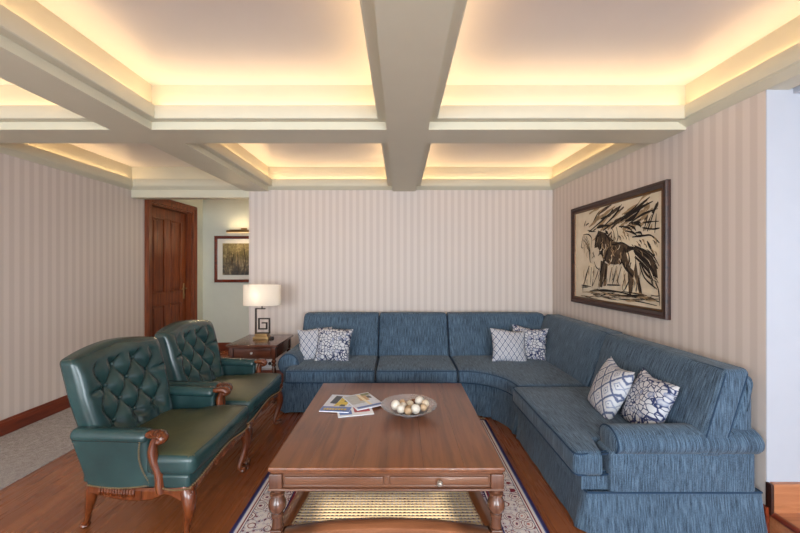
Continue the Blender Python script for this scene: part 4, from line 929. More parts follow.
ART_STROKES=[(0, 0.0214, [(0.209, 0.757), (0.405, 0.862), (0.543, 0.945)]), (0, 0.0153, [(0.272, 0.861), (0.325, 0.931), (0.358, 0.963)]), (0, 0.0214, [(0.388, 0.775), (0.542, 0.878), (0.628, 0.973)]), (0, 0.0245, [(0.373, 0.875), (0.468, 0.894), (0.528, 0.949)]), (0, 0.0184, [(0.404, 0.747), (0.526, 0.802), (0.718, 0.881), (0.805, 0.95)]), (0, 0.0275, [(0.611, 0.81), (0.755, 0.884), (0.902, 0.973)]), (0, 0.0306, [(0.665, 0.823), (0.792, 0.887), (0.928, 0.928)]), (0, 0.0214, [(0.703, 0.769), (0.837, 0.832), (0.969, 0.855)]), (0, 0.0398, [(0.664, 0.8), (0.742, 0.819), (0.815, 0.881)]), (0, 0.0337, [(0.323, 0.786), (0.404, 0.798), (0.496, 0.782)]), (0, 0.0184, [(0.164, 0.84), (0.21, 0.859)]), (0, 0.0153, [(0.136, 0.831), (0.165, 0.895)]), (0, 0.0184, [(0.879, 0.673), (0.925, 0.802), (0.97, 0.917)]), (0, 0.0122, [(0.846, 0.678), (0.882, 0.801)]), (0, 0.0122, [(0.943, 0.652), (0.957, 0.816)]), (0, 0.0153, [(0.836, 0.756), (0.903, 0.754), (0.976, 0.745)]), (0, 0.0184, [(0.835, 0.712), (0.923, 0.687), (0.985, 0.687)]), (0, 0.0214, [(0.596, 0.759), (0.689, 0.737), (0.739, 0.695)]), (0, 0.0214, [(0.69, 0.76), (0.752, 0.726), (0.776, 0.689)]), (0, 0.0214, [(0.728, 0.765), (0.801, 0.746), (0.823, 0.714)]), (0, 0.0214, [(0.751, 0.67), (0.811, 0.673), (0.834, 0.647)]), (0, 0.0214, [(0.663, 0.707), (0.739, 0.683), (0.787, 0.643)]), (0, 0.0214, [(0.728, 0.776), (0.789, 0.77), (0.824, 0.753)]), (0, 0.0214, [(0.738, 0.638), (0.81, 0.64), (0.879, 0.641)]), (0, 0.0184, [(0.833, 0.636), (0.9, 0.638), (0.942, 0.606), (0.982, 0.56)]), (0, 0.0245, [(0.877, 0.588), (0.909, 0.521), (0.944, 0.453)]), (0, 0.0122, [(0.511, 0.767), (0.539, 0.702), (0.538, 0.641), (0.508, 0.62)]), (0, 0.0122, [(0.568, 0.758), (0.588, 0.658), (0.566, 0.601)]), (0, 0.0153, [(0.551, 0.591), (0.634, 0.594), (0.711, 0.551)]), (0, 0.0398, [(0.347, 0.743), (0.321, 0.668), (0.294, 0.585)]), (0, 0.0275, [(0.427, 0.718), (0.479, 0.648), (0.501, 0.608)]), (0, 0.0214, [(0.371, 0.713), (0.386, 0.608), (0.368, 0.491)]), (0, 0.0306, [(0.435, 0.742), (0.472, 0.699)]), (0, 0.0184, [(0.447, 0.552), (0.493, 0.585), (0.579, 0.582)]), (0, 0.0459, [(0.686, 0.542), (0.772, 0.523), (0.875, 0.457)]), (0, 0.0275, [(0.66, 0.544), (0.672, 0.497)]), (0, 0.0138, [(0.125, 0.734), (0.2, 0.731), (0.252, 0.676), (0.242, 0.57)]), (0, 0.0122, [(0.125, 0.72), (0.095, 0.597), (0.133, 0.58)]), (0, 0.0107, [(0.162, 0.688), (0.216, 0.586), (0.233, 0.5)]), (0, 0.0153, [(0.191, 0.78), (0.254, 0.757), (0.305, 0.749)]), (0, 0.0138, [(0.124, 0.678), (0.208, 0.574), (0.227, 0.433), (0.247, 0.401)]), (0, 0.0214, [(0.216, 0.371), (0.173, 0.262), (0.14, 0.143)]), (0, 0.0107, [(0.247, 0.355), (0.234, 0.155)]), (0, 0.0122, [(0.287, 0.415), (0.315, 0.354), (0.362, 0.323)]), (0, 0.0122, [(0.264, 0.142), (0.324, 0.264), (0.353, 0.353)]), (0, 0.0153, [(0.096, 0.141), (0.244, 0.133)]), (0, 0.0214, [(0.437, 0.452), (0.381, 0.323), (0.36, 0.132)]), (0, 0.0153, [(0.453, 0.365), (0.425, 0.251), (0.387, 0.133)]), (0, 0.0138, [(0.571, 0.369), (0.536, 0.225), (0.519, 0.176)]), (0, 0.0122, [(0.626, 0.361), (0.585, 0.226), (0.6, 0.179)]), (0, 0.0122, [(0.513, 0.35), (0.485, 0.195)]), (0, 0.0337, [(0.635, 0.401), (0.693, 0.32), (0.749, 0.262)]), (0, 0.0214, [(0.804, 0.257), (0.816, 0.17), (0.834, 0.104)]), (0, 0.0138, [(0.714, 0.249), (0.675, 0.163), (0.652, 0.122)]), (0, 0.0122, [(0.749, 0.243), (0.732, 0.102)]), (0, 0.0107, [(0.777, 0.244), (0.781, 0.118)]), (0, 0.0275, [(0.474, 0.565), (0.446, 0.481), (0.428, 0.409)]), (0, 0.0214, [(0.367, 0.619), (0.384, 0.514), (0.419, 0.424)]), (0, 0.0184, [(0.682, 0.532), (0.71, 0.437), (0.694, 0.36)]), (0, 0.0245, [(0.769, 0.549), (0.899, 0.451), (0.969, 0.341)]), (0, 0.0275, [(0.754, 0.512), (0.871, 0.343), (0.967, 0.271)]), (0, 0.0214, [(0.794, 0.446), (0.87, 0.294), (0.966, 0.225)]), (0, 0.0184, [(0.807, 0.395), (0.857, 0.258), (0.965, 0.166)]), (0, 0.0153, [(0.875, 0.514), (0.936, 0.449), (0.981, 0.364)]), (0, 0.0214, [(0.767, 0.46), (0.846, 0.368), (0.955, 0.248)]), (0, 0.0122, [(0.955, 0.224), (0.976, 0.155), (0.985, 0.029)]), (0, 0.0245, [(0.223, 0.081), (0.414, 0.106), (0.598, 0.108), (0.746, 0.09)]), (0, 0.0306, [(0.55, 0.067), (0.732, 0.083), (0.866, 0.082), (0.98, 0.063)]), (0, 0.0153, [(0.377, 0.043), (0.466, 0.079), (0.55, 0.095)]), (0, 0.0122, [(0.096, 0.117), (0.203, 0.123)]), (0, 0.0184, [(0.459, 0.169), (0.615, 0.176)]), (0, 0.0153, [(0.597, 0.038), (0.773, 0.042), (0.962, 0.027)]), (0, 0.0122, [(0.813, 0.059), (0.986, 0.087)]), (0, 0.0122, [(0.629, 0.118), (0.866, 0.106)]), (2, 0.0094, [(0.596, 0.437), (0.589, 0.408), (0.602, 0.387)]), (2, 0.0202, [(0.54, 0.527), (0.526, 0.497), (0.55, 0.464)]), (1, 0.0168, [(0.662, 0.44), (0.667, 0.411), (0.67, 0.367)]), (1, 0.0169, [(0.41, 0.449), (0.41, 0.417), (0.378, 0.381)]), (3, 0.0177, [(0.509, 0.482), (0.516, 0.451), (0.504, 0.407)]), (3, 0.0139, [(0.429, 0.548), (0.414, 0.517), (0.42, 0.464)]), (2, 0.0153, [(0.618, 0.48), (0.622, 0.45), (0.606, 0.423)]), (3, 0.0101, [(0.44, 0.599), (0.442, 0.567), (0.433, 0.535)]), (0, 0.0197, [(0.408, 0.567), (0.391, 0.536), (0.397, 0.508)]), (1, 0.0207, [(0.662, 0.505), (0.66, 0.476), (0.665, 0.456)]), (0, 0.0114, [(0.563, 0.432), (0.55, 0.403), (0.535, 0.358)]), (0, 0.0155, [(0.648, 0.54), (0.653, 0.51), (0.633, 0.461)]), (2, 0.0186, [(0.419, 0.507), (0.42, 0.475), (0.391, 0.451)]), (1, 0.0081, [(0.696, 0.485), (0.704, 0.456), (0.702, 0.408)]), (2, 0.0119, [(0.521, 0.509), (0.521, 0.478), (0.511, 0.436)]), (0, 0.0159, [(0.704, 0.434), (0.71, 0.405), (0.673, 0.364)]), (2, 0.0163, [(0.624, 0.503), (0.615, 0.474), (0.626, 0.448)]), (2, 0.0092, [(0.675, 0.407), (0.668, 0.378), (0.672, 0.356)]), (0, 0.008, [(0.554, 0.584), (0.558, 0.553), (0.544, 0.519)]), (1, 0.0196, [(0.374, 0.558), (0.381, 0.525), (0.342, 0.476)]), (3, 0.0088, [(0.601, 0.442), (0.616, 0.411), (0.613, 0.387)]), (3, 0.0181, [(0.393, 0.581), (0.392, 0.549), (0.361, 0.531)]), (0, 0.013, [(0.399, 0.58), (0.398, 0.548), (0.365, 0.5)]), (0, 0.014, [(0.452, 0.525), (0.461, 0.493), (0.436, 0.469)]), (1, 0.0193, [(0.705, 0.425), (0.703, 0.396), (0.69, 0.366)]), (1, 0.0184, [(0.728, 0.4), (0.717, 0.372), (0.717, 0.349)]), (2, 0.0146, [(0.454, 0.58), (0.458, 0.548), (0.424, 0.51)]), (0, 0.0132, [(0.545, 0.569), (0.538, 0.539), (0.512, 0.497)]), (2, 0.008, [(0.466, 0.602), (0.482, 0.569), (0.441, 0.55)]), (2, 0.0092, [(0.557, 0.571), (0.57, 0.539), (0.55, 0.495)]), (2, 0.0185, [(0.484, 0.439), (0.499, 0.407), (0.472, 0.369)]), (1, 0.012, [(0.379, 0.558), (0.362, 0.527), (0.363, 0.504)]), (3, 0.0089, [(0.61, 0.574), (0.599, 0.545), (0.579, 0.527)]), (0, 0.02, [(0.621, 0.438), (0.628, 0.408), (0.603, 0.375)]), (2, 0.0129, [(0.406, 0.599), (0.406, 0.568), (0.425, 0.534)]), (2, 0.0106, [(0.343, 0.682), (0.335, 0.65), (0.323, 0.619)]), (1, 0.0194, [(0.48, 0.538), (0.49, 0.507), (0.465, 0.477)]), (1, 0.0136, [(0.539, 0.644), (0.532, 0.614), (0.515, 0.585)]), (2, 0.0192, [(0.504, 0.624), (0.501, 0.594), (0.51, 0.562)]), (2, 0.0097, [(0.533, 0.579), (0.518, 0.55), (0.539, 0.517)]), (0, 0.0131, [(0.515, 0.699), (0.515, 0.669), (0.524, 0.637)]), (0, 0.0147, [(0.334, 0.617), (0.346, 0.583), (0.34, 0.551)]), (0, 0.0116, [(0.402, 0.659), (0.409, 0.626), (0.42, 0.593)]), (2, 0.0102, [(0.404, 0.671), (0.406, 0.638), (0.378, 0.609)]), (1, 0.0163, [(0.334, 0.713), (0.31, 0.683), (0.306, 0.651)]), (2, 0.0154, [(0.546, 0.67), (0.556, 0.638), (0.527, 0.611)]), (2, 0.0114, [(0.526, 0.563), (0.507, 0.534), (0.536, 0.501)]), (0, 0.0116, [(0.35, 0.737), (0.362, 0.703), (0.313, 0.677)]), (0, 0.017, [(0.434, 0.685), (0.44, 0.652), (0.448, 0.62)]), (2, 0.0187, [(0.404, 0.611), (0.393, 0.58), (0.424, 0.546)]), (0, 0.0111, [(0.77, 0.504), (0.883, 0.39), (0.927, 0.296)]), (0, 0.016, [(0.769, 0.541), (0.895, 0.454), (0.951, 0.382)]), (3, 0.0084, [(0.787, 0.511), (0.89, 0.417), (0.925, 0.315)]), (0, 0.0088, [(0.767, 0.448), (0.89, 0.311), (0.943, 0.166)]), (3, 0.0111, [(0.762, 0.473), (0.882, 0.339), (0.932, 0.224)]), (3, 0.0163, [(0.769, 0.462), (0.884, 0.33), (0.93, 0.199)]), (0, 0.0092, [(0.77, 0.47), (0.91, 0.326), (0.978, 0.219)]), (0, 0.0115, [(0.759, 0.531), (0.898, 0.458), (0.965, 0.357)]), (1, 0.0108, [(0.762, 0.502), (0.883, 0.4), (0.933, 0.289)]), (0, 0.0109, [(0.785, 0.472), (0.894, 0.333), (0.936, 0.225)]), (0, 0.0166, [(0.763, 0.504), (0.891, 0.381), (0.949, 0.296)]), (0, 0.0162, [(0.769, 0.46), (0.883, 0.326), (0.928, 0.193)]), (0, 0.0092, [(0.762, 0.448), (0.905, 0.306), (0.974, 0.167)]), (0, 0.0161, [(0.787, 0.457), (0.895, 0.323), (0.936, 0.191)]), (0, 0.0079, [(0.781, 0.547), (0.891, 0.488), (0.931, 0.398)]), (0, 0.0166, [(0.787, 0.527), (0.903, 0.455), (0.949, 0.353)]), (0, 0.0151, [(0.755, 0.532), (0.887, 0.439), (0.948, 0.357)]), (1, 0.0106, [(0.772, 0.466), (0.888, 0.345), (0.934, 0.209)]), (0, 0.0159, [(0.773, 0.545), (0.901, 0.454), (0.96, 0.39)]), (1, 0.0116, [(0.76, 0.525), (0.899, 0.419), (0.966, 0.342)]), (0, 0.0113, [(0.766, 0.493), (0.883, 0.396), (0.93, 0.27)]), (3, 0.0116, [(0.773, 0.466), (0.896, 0.34), (0.95, 0.208)]), (0, 0.0167, [(0.766, 0.485), (0.88, 0.365), (0.924, 0.251)]), (0, 0.011, [(0.769, 0.508), (0.893, 0.388), (0.948, 0.304)]), (1, 0.0113, [(0.768, 0.534), (0.896, 0.457), (0.953, 0.364)]), (0, 0.0123, [(0.779, 0.502), (0.892, 0.394), (0.937, 0.292)]), (2, 0.0084, [(0.781, 0.595), (0.797, 0.576), (0.804, 0.545)]), (1, 0.0091, [(0.735, 0.569), (0.752, 0.549), (0.759, 0.513)]), (1, 0.0101, [(0.659, 0.665), (0.677, 0.644), (0.685, 0.621)]), (2, 0.0123, [(0.944, 0.494), (0.958, 0.476), (0.964, 0.45)]), (1, 0.0151, [(0.597, 0.669), (0.615, 0.648), (0.623, 0.628)]), (2, 0.013, [(0.68, 0.688), (0.698, 0.667), (0.705, 0.647)]), (2, 0.0149, [(0.835, 0.609), (0.851, 0.59), (0.857, 0.553)]), (1, 0.0112, [(0.856, 0.567), (0.872, 0.548), (0.878, 0.526)]), (1, 0.015, [(0.808, 0.606), (0.824, 0.587), (0.831, 0.567)]), (1, 0.0128, [(0.931, 0.59), (0.946, 0.572), (0.951, 0.543)]), (2, 0.01, [(0.644, 0.714), (0.662, 0.692), (0.669, 0.66)]), (2, 0.0117, [(0.639, 0.701), (0.657, 0.68), (0.664, 0.654)]), (2, 0.0098, [(0.628, 0.669), (0.646, 0.647), (0.654, 0.627)]), (2, 0.0148, [(0.645, 0.703), (0.663, 0.682), (0.67, 0.651)]), (2, 0.0153, [(0.941, 0.61), (0.956, 0.592), (0.961, 0.557)]), (1, 0.0084, [(0.686, 0.665), (0.704, 0.645), (0.711, 0.608)]), (1, 0.012, [(0.774, 0.535), (0.79, 0.516), (0.797, 0.49)]), (1, 0.014, [(0.8, 0.572), (0.816, 0.552), (0.822, 0.532)]), (2, 0.01, [(0.819, 0.505), (0.835, 0.487), (0.841, 0.453)]), (2, 0.0086, [(0.949, 0.571), (0.963, 0.553), (0.968, 0.525)]), (2, 0.0085, [(0.605, 0.64), (0.624, 0.619), (0.632, 0.601)]), (2, 0.0117, [(0.917, 0.515), (0.932, 0.497), (0.938, 0.466)]), (2, 0.0081, [(0.14, 0.626), (0.15, 0.59), (0.136, 0.557)]), (1, 0.0081, [(0.2, 0.614), (0.203, 0.58), (0.21, 0.546)]), (1, 0.0112, [(0.282, 0.527), (0.283, 0.494), (0.304, 0.46)]), (1, 0.0075, [(0.171, 0.715), (0.192, 0.677), (0.186, 0.644)]), (2, 0.0089, [(0.166, 0.646), (0.173, 0.611), (0.174, 0.577)]), (1, 0.0093, [(0.266, 0.518), (0.286, 0.483), (0.256, 0.452)]), (1, 0.0109, [(0.194, 0.618), (0.188, 0.585), (0.213, 0.548)]), (2, 0.0093, [(0.187, 0.524), (0.181, 0.491), (0.193, 0.456)]), (2, 0.0105, [(0.144, 0.583), (0.146, 0.548), (0.143, 0.514)]), (2, 0.0117, [(0.209, 0.649), (0.221, 0.614), (0.201, 0.582)]), (2, 0.0084, [(0.207, 0.666), (0.217, 0.631), (0.2, 0.599)]), (2, 0.0073, [(0.139, 0.675), (0.131, 0.641), (0.154, 0.604)]), (2, 0.0112, [(0.177, 0.643), (0.194, 0.607), (0.199, 0.572)]), (2, 0.0092, [(0.197, 0.589), (0.216, 0.553), (0.194, 0.521)]), (1, 0.0073, [(0.148, 0.677), (0.165, 0.64), (0.159, 0.606)]), (2, 0.0085, [(0.14, 0.74), (0.147, 0.704), (0.165, 0.667)]), (2, 0.0106, [(0.58, 0.288), (0.588, 0.247), (0.566, 0.21)]), (0, 0.0066, [(0.76, 0.235), (0.765, 0.197), (0.759, 0.161)]), (0, 0.0124, [(0.134, 0.17), (0.126, 0.122), (0.121, 0.067)]), (0, 0.0065, [(0.444, 0.287), (0.442, 0.244), (0.45, 0.197)]), (1, 0.0124, [(0.365, 0.35), (0.371, 0.306), (0.372, 0.262)]), (1, 0.0077, [(0.465, 0.233), (0.457, 0.19), (0.47, 0.158)]), (2, 0.012, [(0.659, 0.264), (0.666, 0.225), (0.662, 0.174)]), (2, 0.0109, [(0.359, 0.219), (0.357, 0.174), (0.364, 0.139)]), (2, 0.0126, [(0.22, 0.345), (0.212, 0.298), (0.221, 0.255)]), (0, 0.0079, [(0.357, 0.192), (0.351, 0.147), (0.338, 0.107)]), (2, 0.0117, [(0.445, 0.226), (0.435, 0.183), (0.429, 0.148)]), (1, 0.0123, [(0.276, 0.221), (0.27, 0.175), (0.257, 0.118)]), (1, 0.0109, [(0.66, 0.26), (0.656, 0.221), (0.639, 0.167)]), (2, 0.0101, [(0.585, 0.252), (0.581, 0.211), (0.577, 0.17)]), (2, 0.0119, [(0.675, 0.296), (0.664, 0.257), (0.664, 0.202)]), (1, 0.0126, [(0.289, 0.346), (0.286, 0.301), (0.281, 0.238)]), (2, 0.0124, [(0.584, 0.354), (0.575, 0.313), (0.563, 0.26)]), (2, 0.0103, [(0.664, 0.252), (0.672, 0.213), (0.667, 0.162)]), (2, 0.0094, [(0.42, 0.28), (0.414, 0.237), (0.4, 0.197)]), (0, 0.0086, [(0.364, 0.288), (0.352, 0.243), (0.37, 0.197)]), (2, 0.0103, [(0.661, 0.324), (0.656, 0.284), (0.66, 0.238)]), (1, 0.007, [(0.784, 0.268), (0.783, 0.23), (0.767, 0.192)]), (0, 0.0098, [(0.663, 0.287), (0.665, 0.247), (0.648, 0.212)]), (2, 0.0072, [(0.375, 0.269), (0.369, 0.225), (0.373, 0.186)]), (1, 0.008, [(0.826, 0.322), (0.819, 0.284), (0.815, 0.249)]), (0, 0.0078, [(0.191, 0.218), (0.187, 0.171), (0.201, 0.128)]), (2, 0.0082, [(0.818, 0.349), (0.816, 0.312), (0.808, 0.26)]), (2, 0.0136, [(0.789, 0.258), (0.786, 0.22), (0.777, 0.186)]), (2, 0.011, [(0.529, 0.357), (0.52, 0.316), (0.53, 0.27)]), (2, 0.0081, [(0.371, 0.218), (0.372, 0.174), (0.365, 0.109)]), (0, 0.0098, [(0.445, 0.334), (0.448, 0.291), (0.424, 0.242)]), (2, 0.0072, [(0.756, 0.228), (0.756, 0.189), (0.76, 0.16)]), (2, 0.0115, [(0.148, 0.233), (0.146, 0.186), (0.145, 0.137)]), (2, 0.0113, [(0.293, 0.369), (0.288, 0.323), (0.264, 0.28)]), (0, 0.0065, [(0.785, 0.186), (0.778, 0.148), (0.765, 0.105)]), (2, 0.0096, [(0.754, 0.246), (0.758, 0.208), (0.743, 0.175)]), (0, 0.0103, [(0.534, 0.287), (0.534, 0.245), (0.519, 0.216)]), (2, 0.0105, [(0.145, 0.323), (0.135, 0.275), (0.146, 0.22)]), (2, 0.011, [(0.759, 0.321), (0.763, 0.282), (0.743, 0.242)]), (1, 0.0095, [(0.651, 0.188), (0.641, 0.148), (0.659, 0.117)]), (2, 0.0069, [(0.431, 0.035), (0.492, 0.032), (0.55, 0.035)]), (2, 0.0062, [(0.761, 0.119), (0.808, 0.117), (0.854, 0.115)]), (1, 0.0149, [(0.854, 0.086), (0.898, 0.088), (0.941, 0.085)]), (2, 0.0164, [(0.783, 0.073), (0.83, 0.081), (0.874, 0.069)]), (2, 0.0141, [(0.262, 0.067), (0.33, 0.065), (0.395, 0.075)]), (2, 0.0062, [(0.233, 0.02), (0.302, 0.031), (0.368, 0.022)]), (2, 0.0145, [(0.867, 0.06), (0.911, 0.063), (0.953, 0.064)]), (1, 0.0145, [(0.875, 0.078), (0.919, 0.076), (0.961, 0.083)]), (2, 0.0112, [(0.162, 0.066), (0.234, 0.074), (0.303, 0.071)]), (2, 0.0104, [(0.118, 0.06), (0.192, 0.065), (0.263, 0.066)]), (2, 0.0156, [(0.673, 0.032), (0.724, 0.034), (0.773, 0.038)]), (2, 0.01, [(0.49, 0.076), (0.548, 0.074), (0.604, 0.082)]), (2, 0.0065, [(0.291, 0.089), (0.357, 0.092), (0.421, 0.086)]), (2, 0.0115, [(0.635, 0.067), (0.687, 0.07), (0.738, 0.073)]), (0, 0.0082, [(0.458, 0.029), (0.517, 0.026), (0.574, 0.03)]), (2, 0.0158, [(0.718, 0.045), (0.767, 0.053), (0.814, 0.048)]), (2, 0.0108, [(0.881, 0.062), (0.924, 0.069), (0.966, 0.068)]), (2, 0.0116, [(0.802, 0.078), (0.849, 0.086), (0.893, 0.079)]), (1, 0.0166, [(0.624, 0.067), (0.677, 0.072), (0.728, 0.074)]), (1, 0.0086, [(0.842, 0.095), (0.887, 0.091), (0.93, 0.099)]), (2, 0.0139, [(0.373, 0.071), (0.436, 0.081), (0.496, 0.071)]), (1, 0.0149, [(0.793, 0.098), (0.84, 0.106), (0.884, 0.103)]), (1, 0.0159, [(0.274, 0.048), (0.341, 0.05), (0.406, 0.057)]), (1, 0.0123, [(0.487, 0.065), (0.545, 0.062), (0.601, 0.068)]), (0, 0.0073, [(0.508, 0.085), (0.565, 0.081), (0.621, 0.089)]), (1, 0.0141, [(0.412, 0.034), (0.473, 0.035), (0.532, 0.043)]), (1, 0.0096, [(0.243, 0.056), (0.312, 0.065), (0.377, 0.062)]), (1, 0.0063, [(0.586, 0.073), (0.64, 0.075), (0.692, 0.072)]), (1, 0.0101, [(0.915, 0.112), (0.957, 0.108), (0.993, 0.115)]), (2, 0.01, [(0.815, 0.086), (0.86, 0.089), (0.904, 0.094)]), (2, 0.0062, [(0.587, 0.059), (0.641, 0.067), (0.693, 0.064)]), (1, 0.008, [(0.304, 0.036), (0.37, 0.034), (0.433, 0.044)]), (1, 0.0155, [(0.14, 0.019), (0.213, 0.013), (0.283, 0.031)]), (2, 0.0099, [(0.444, 0.069), (0.504, 0.071), (0.561, 0.078)]), (0, 0.0073, [(0.515, 0.051), (0.572, 0.049), (0.627, 0.052)]), (1, 0.0064, [(0.273, 0.105), (0.34, 0.112), (0.405, 0.104)]), (1, 0.0096, [(0.094, 0.013), (0.169, 0.018), (0.241, 0.012)]), (1, 0.0136, [(0.373, 0.038), (0.436, 0.039), (0.496, 0.049)]), (1, 0.0109, [(0.749, 0.056), (0.797, 0.058), (0.843, 0.057)]), (1, 0.007, [(0.203, 0.008), (0.274, 0.006), (0.341, 0.013)])]

# ------------------------------------------------------------------ side table
ST = Vector((-1.515, 3.95, 0)); 
st_ = thing('side_table', 'dark wood side table with drawer in the corner beside the sofa', 'table', ST)
sw, sd = .262, .292
bm = BM(); rbox(bm, (0, 0, .588), (2*sw, 2*sd, .022), .008); rbox(bm, (0, 0, .572), (2*sw-.03, 2*sd-.03, .014), .005); obj('tabletop', bm, 'side_wood', st_)
for sx in (-1, 1):
    for sy in (-1, 1):
        x, y = sx*(sw-.045), sy*(sd-.045); bm = BM(); bbox(bm, x-.022, x+.022, y-.022, y+.022, .455, .566, .003)
        lathe(bm, [(0, .0), (.016, 0), (.02, .02), (.016, .045), (.013, .06), (.02, .07), (.014, .08), (.018, .12), (.021, .17), (.018, .2), (.024, .21), (.024, .222), (.015, .232), (.02, .26), (.025, .3), (.022, .345), (.015, .37), (.024, .38), (.024, .392), (.015, .402), (.027, .425), (.015, .445), (.022, .456), (0, .457)], (x, y, 0), 16); obj('leg', bm, 'side_wood_z', st_)
bm = BM()
for a in ((-sw+.04, sw-.04, sd-.062, sd-.042), (-sw+.03, -sw+.052, -sd+.05, sd-.05), (sw-.052, sw-.03, -sd+.05, sd-.05), (-sw+.05, sw-.05, -sd+.04, -sd+.055)): bbox(bm, *a, .458, .566, .003)
bbox(bm, -sw+.03, sw-.03, -sd+.028, sd-.03, .45, .462, .003); obj('apron', bm, 'side_wood', st_)
bm = BM(); bbox(bm, -sw+.075, sw-.075, -sd+.026, -sd+.046, .474, .556, .004); dr = obj('drawer', bm, 'side_wood', st_)
bm = BM(); lathe(bm, [(0, 0), (.006, 0), (.005, .01), (.011, .016), (.011, .022), (0, .028)], (0, 0, 0), 12); bmesh.ops.transform(bm, matrix=Matrix.Translation((0, -sd+.026, .515)) @ Matrix.Rotation(R(90), 4, 'X'), verts=bm.verts); obj('knob', bm, 'pewter', dr)

# ------------------------------------------------------------------ lamp
LP = Vector((-1.525, 3.98, .599)); lamp = thing('table_lamp', 'lit table lamp with oval cream shade and square spiral stem on side table', 'lamp', LP)
bm = BM(); bbox(bm, -.085, .085, -.05, .05, 0, .03, .004); bbox(bm, -.068, .068, -.04, .04, .03, .062, .004); obj('base', bm, 'brass', lamp)
bm = BM(); bbox(bm, .088, .122, -.03, .03, 0, .024, .003); obj('base_block', bm, 'iron', lamp)
S = [(.03, .335), (-.068, .335), (-.068, .066), (.082, .066), (.082, .225), (-.034, .225), (-.034, .112), (.05, .112), (.05, .178), (.004, .178)]
bm = BM(); b = .0065
for (xa, za), (xb, zb) in zip(S, S[1:]): bbox(bm, min(xa, xb)-b, max(xa, xb)+b, -.012, .012, min(za, zb)-b, max(za, zb)+b, .0015)
tube(bm, [(.0, 0, .335), (.0, 0, .37)], .007, 10); obj('spiral_stem', bm, 'iron', lamp)
bm = BM(); A, B, z0, z1 = .205, .115, .375, .598
for rr in ((1, 1), (.985, .975)): pass
prof_o = [(1.0, z0), (1.0, z1)]; prof_i = [(.982, z1), (.982, z0)]
rings = []
for q, z in prof_o+prof_i: rings.append([bm.verts.new((q*A*cos(2*pi*k/64), q*B*sin(2*pi*k/64), z)) for k in range(64)])
for i in range(4):
    P, Qr = rings[i], rings[(i+1) % 4]
    for k in range(64): bm.faces.new((P[k], P[(k+1) % 64], Qr[(k+1) % 64], Qr[k]))
shd = obj('lamp_shade', bm, 'shade', lamp); bm = BM()
tube(bm, [(A*.98, 0, .4), (-A*.98, 0, .4)], .003, 6); tube(bm, [(0, B*.98, .4), (0, -B*.98, .4)], .003, 6); obj('shade_spider', bm, 'iron', shd)
bm = BM(); tube(bm, [(0, 0, .365), (0, 0, .42)], .014, 12); obj('bulb_socket', bm, 'brass', lamp)
bm = BM(); lathe(bm, [(0, .42), (.012, .42), (.016, .435), (.028, .46), (.03, .478), (.022, .5), (0, .508)], (0, 0, 0), 16); obj('bulb', bm, 'bulb', lamp)
pl = bpy.data.lights.new('lamp_bulb_light', 'POINT'); pl.energy = .9; pl.color = (1, .9, .76); pl.shadow_soft_size = .03; po = bpy.data.objects.new('lamp_bulb_light', pl); C.objects.link(po); po.location = LP+Vector((-.03, -.04, .49))

# wall socket behind the side table
sk2 = thing('wall_socket', 'white wall socket plate low behind the side table', 'socket', (-1.63, YB, .215))
bm = BM(); bbox(bm, -.085, .085, -.012, 0, -.06, .06, .004); obj('cover_plate', bm, 'plastic', sk2)
for x in (-.04, .04):
    bm = BM(); lathe(bm, [(0, 0), (.021, 0), (.021, .002), (0, .002)], (0, 0, 0), 20); bmesh.ops.transform(bm, matrix=Matrix.Translation((x, -.012, 0)) @ Matrix.Rotation(R(90), 4, 'X'), verts=bm.verts); obj('socket_well', bm, 'black' if x > 0 else 'plastic', sk2)

# ------------------------------------------------------------------ framed pictures
def frame_mesh(w, h, prof):
    bm = BM(); poly_ring(bm, [(-w/2, -h/2), (w/2, -h/2), (w/2, h/2), (-w/2, h/2)], prof, lambda x, y, z: (x, -z, y)); return bm
def stroke(bm, pts, w, y, mi):
    """tapered ink stroke on the canvas plane (x across, z up)"""
    P = spline([(x, 0, z) for x, z in pts], 5); n = len(P); L, Rr = [], []
    for i, p in enumerate(P):
        a, b = P[max(i-1, 0)], P[min(i+1, n-1)]; d = (b-a).normalized(); nn = Vector((-d.z, 0, d.x)); t = i/(n-1); ww = w/2*(.25+.75*sin(pi*min(1, .12+.85*t)))*(1+.25*sin(9*t+w*900))
        L.append(bm.verts.new((p.x+nn.x*ww, y, p.z+nn.z*ww))); Rr.append(bm.verts.new((p.x-nn.x*ww, y, p.z-nn.z*ww)))
    for i in range(n-1): f = bm.faces.new((L[i], L[i+1], Rr[i+1], Rr[i])); f.material_index = mi
# horses, on the right wall; x runs from the far end towards the window
yc, pw, ph = 3.222, 1.345, .998
hp = thing('framed_picture', 'large framed charcoal painting of running horses on right wall', 'picture', (wx(yc)-.001, yc, 1.52), R(-90)+.028)
obj('frame', frame_mesh(pw, ph, [(0, 0), (0, .03), (.006, .036), (.016, .032), (.026, .036), (.044, .026), (.05, .018), (.05, 0)]), 'frame_dark', hp, sharp=50)
obj('frame_slip', frame_mesh(pw-.1, ph-.1, [(0, 0), (0, .02), (.012, .022), (.016, .014), (.016, 0)]), 'frame_slip', hp)
cw, chh = pw-.132, ph-.132
bm = BM(); box(bm, -cw/2, cw/2, -.012, -.001, -chh/2, chh/2)
MI = {0: 1, 1: 2, 2: 3, 3: 4}; q = 0
T2 = lambda u, v: (min(.497, max(-.497, u-.5))*cw, min(.497, max(-.497, v-.5))*chh)
for c, w_, pts in ART_WASH:
    q += 1; stroke(bm, [T2(*p) for p in pts], w_*cw*.8, -.0121-.00002*q, MI[c])
for c, pts in ART_FILLS:
    q += 1; f = bm.faces.new([bm.verts.new((T2(*p)[0], -.0122-.00003*q, T2(*p)[1])) for p in pts]); f.material_index = MI[c]; bmesh.ops.triangulate(bm, faces=[f])
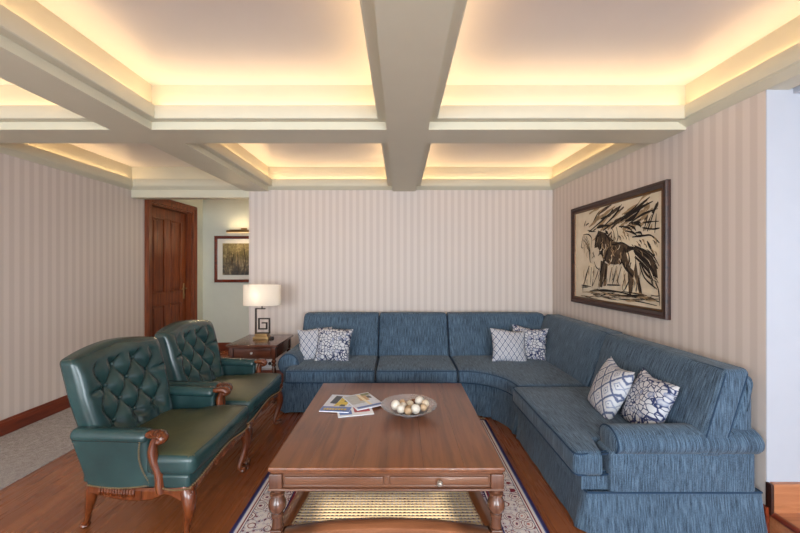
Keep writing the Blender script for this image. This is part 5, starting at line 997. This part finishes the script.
for c, w_, pts in ART_STROKES:
    q += 1; stroke(bm, [T2(*p) for p in pts], w_*cw*.66, -.0122-.00002*q-.002, MI[c])
obj('canvas', bm, ['canvas', 'ink', 'wash_dark', 'wash_mid', 'wash_pale'], hp, smooth=False, recalc=False)
# landscape in the hall
lw, lh = .98, .775
lp = thing('framed_picture', 'red framed woodland landscape on the hall wall under brass picture light', 'picture', (-3.085+lw/2, 5.999, 1.522))
obj('frame', frame_mesh(lw, lh, [(0, 0), (0, .022), (.008, .03), (.03, .026), (.05, .016), (.05, 0)]), 'frame_red', lp, sharp=50)
bm = BM(); box(bm, -lw/2+.045, lw/2-.045, -.01, -.001, -lh/2+.045, lh/2-.045); obj('mat_board', bm, 'mat_board', lp, smooth=False)
bm = BM(); a, b = lw/2-.135, lh/2-.125; box(bm, -a, a, -.014, -.009, -b, b)
for i in range(16):
    x = random.uniform(-a*.95, a*.95); h = random.uniform(.2, .45); z = random.uniform(-b*.9, -b*.3); lean = random.uniform(-.05, .05)
    pts = [(x, z), (x+lean*.5, min(b*.96, z+h*.5)), (x+lean, min(b*.97, z+h))]; stroke(bm, pts, random.uniform(.006, .014), -.0142-.0001*i, 1+i % 3)
obj('painting', bm, ['landscape', 'wash_dark', 'wash_mid', 'ink'], lp, smooth=False, recalc=False)
pk = thing('picture_light', 'brass picture light glowing above the hall landscape', 'lamp', (-3.085+lw/2, 5.999, 1.97))
bm = BM(); tube(bm, [(-.23, -.13, 0), (.23, -.13, 0)], .02, 16); obj('lamp_tube', bm, 'brass', pk)
bm = BM(); tube(bm, [(0, 0, .04), (0, -.06, .055), (0, -.13, .02)], .008, 8); bbox(bm, -.05, .05, -.02, 0, .01, .07, .004); bbox(bm, -.18, .18, -.15, -.11, .018, .03, .003); obj('lamp_arm', bm, 'brass', pk)
area('picture_light_glow', (-3.085+lw/2, 5.87, 1.948), (R(-35), 0, 0), .45, .03, 4.5, (1, .74, .42))
area('picture_light_upglow', (-3.085+lw/2, 5.9, 1.995), (R(200), 0, 0), .45, .03, 2.4, (1, .74, .42))
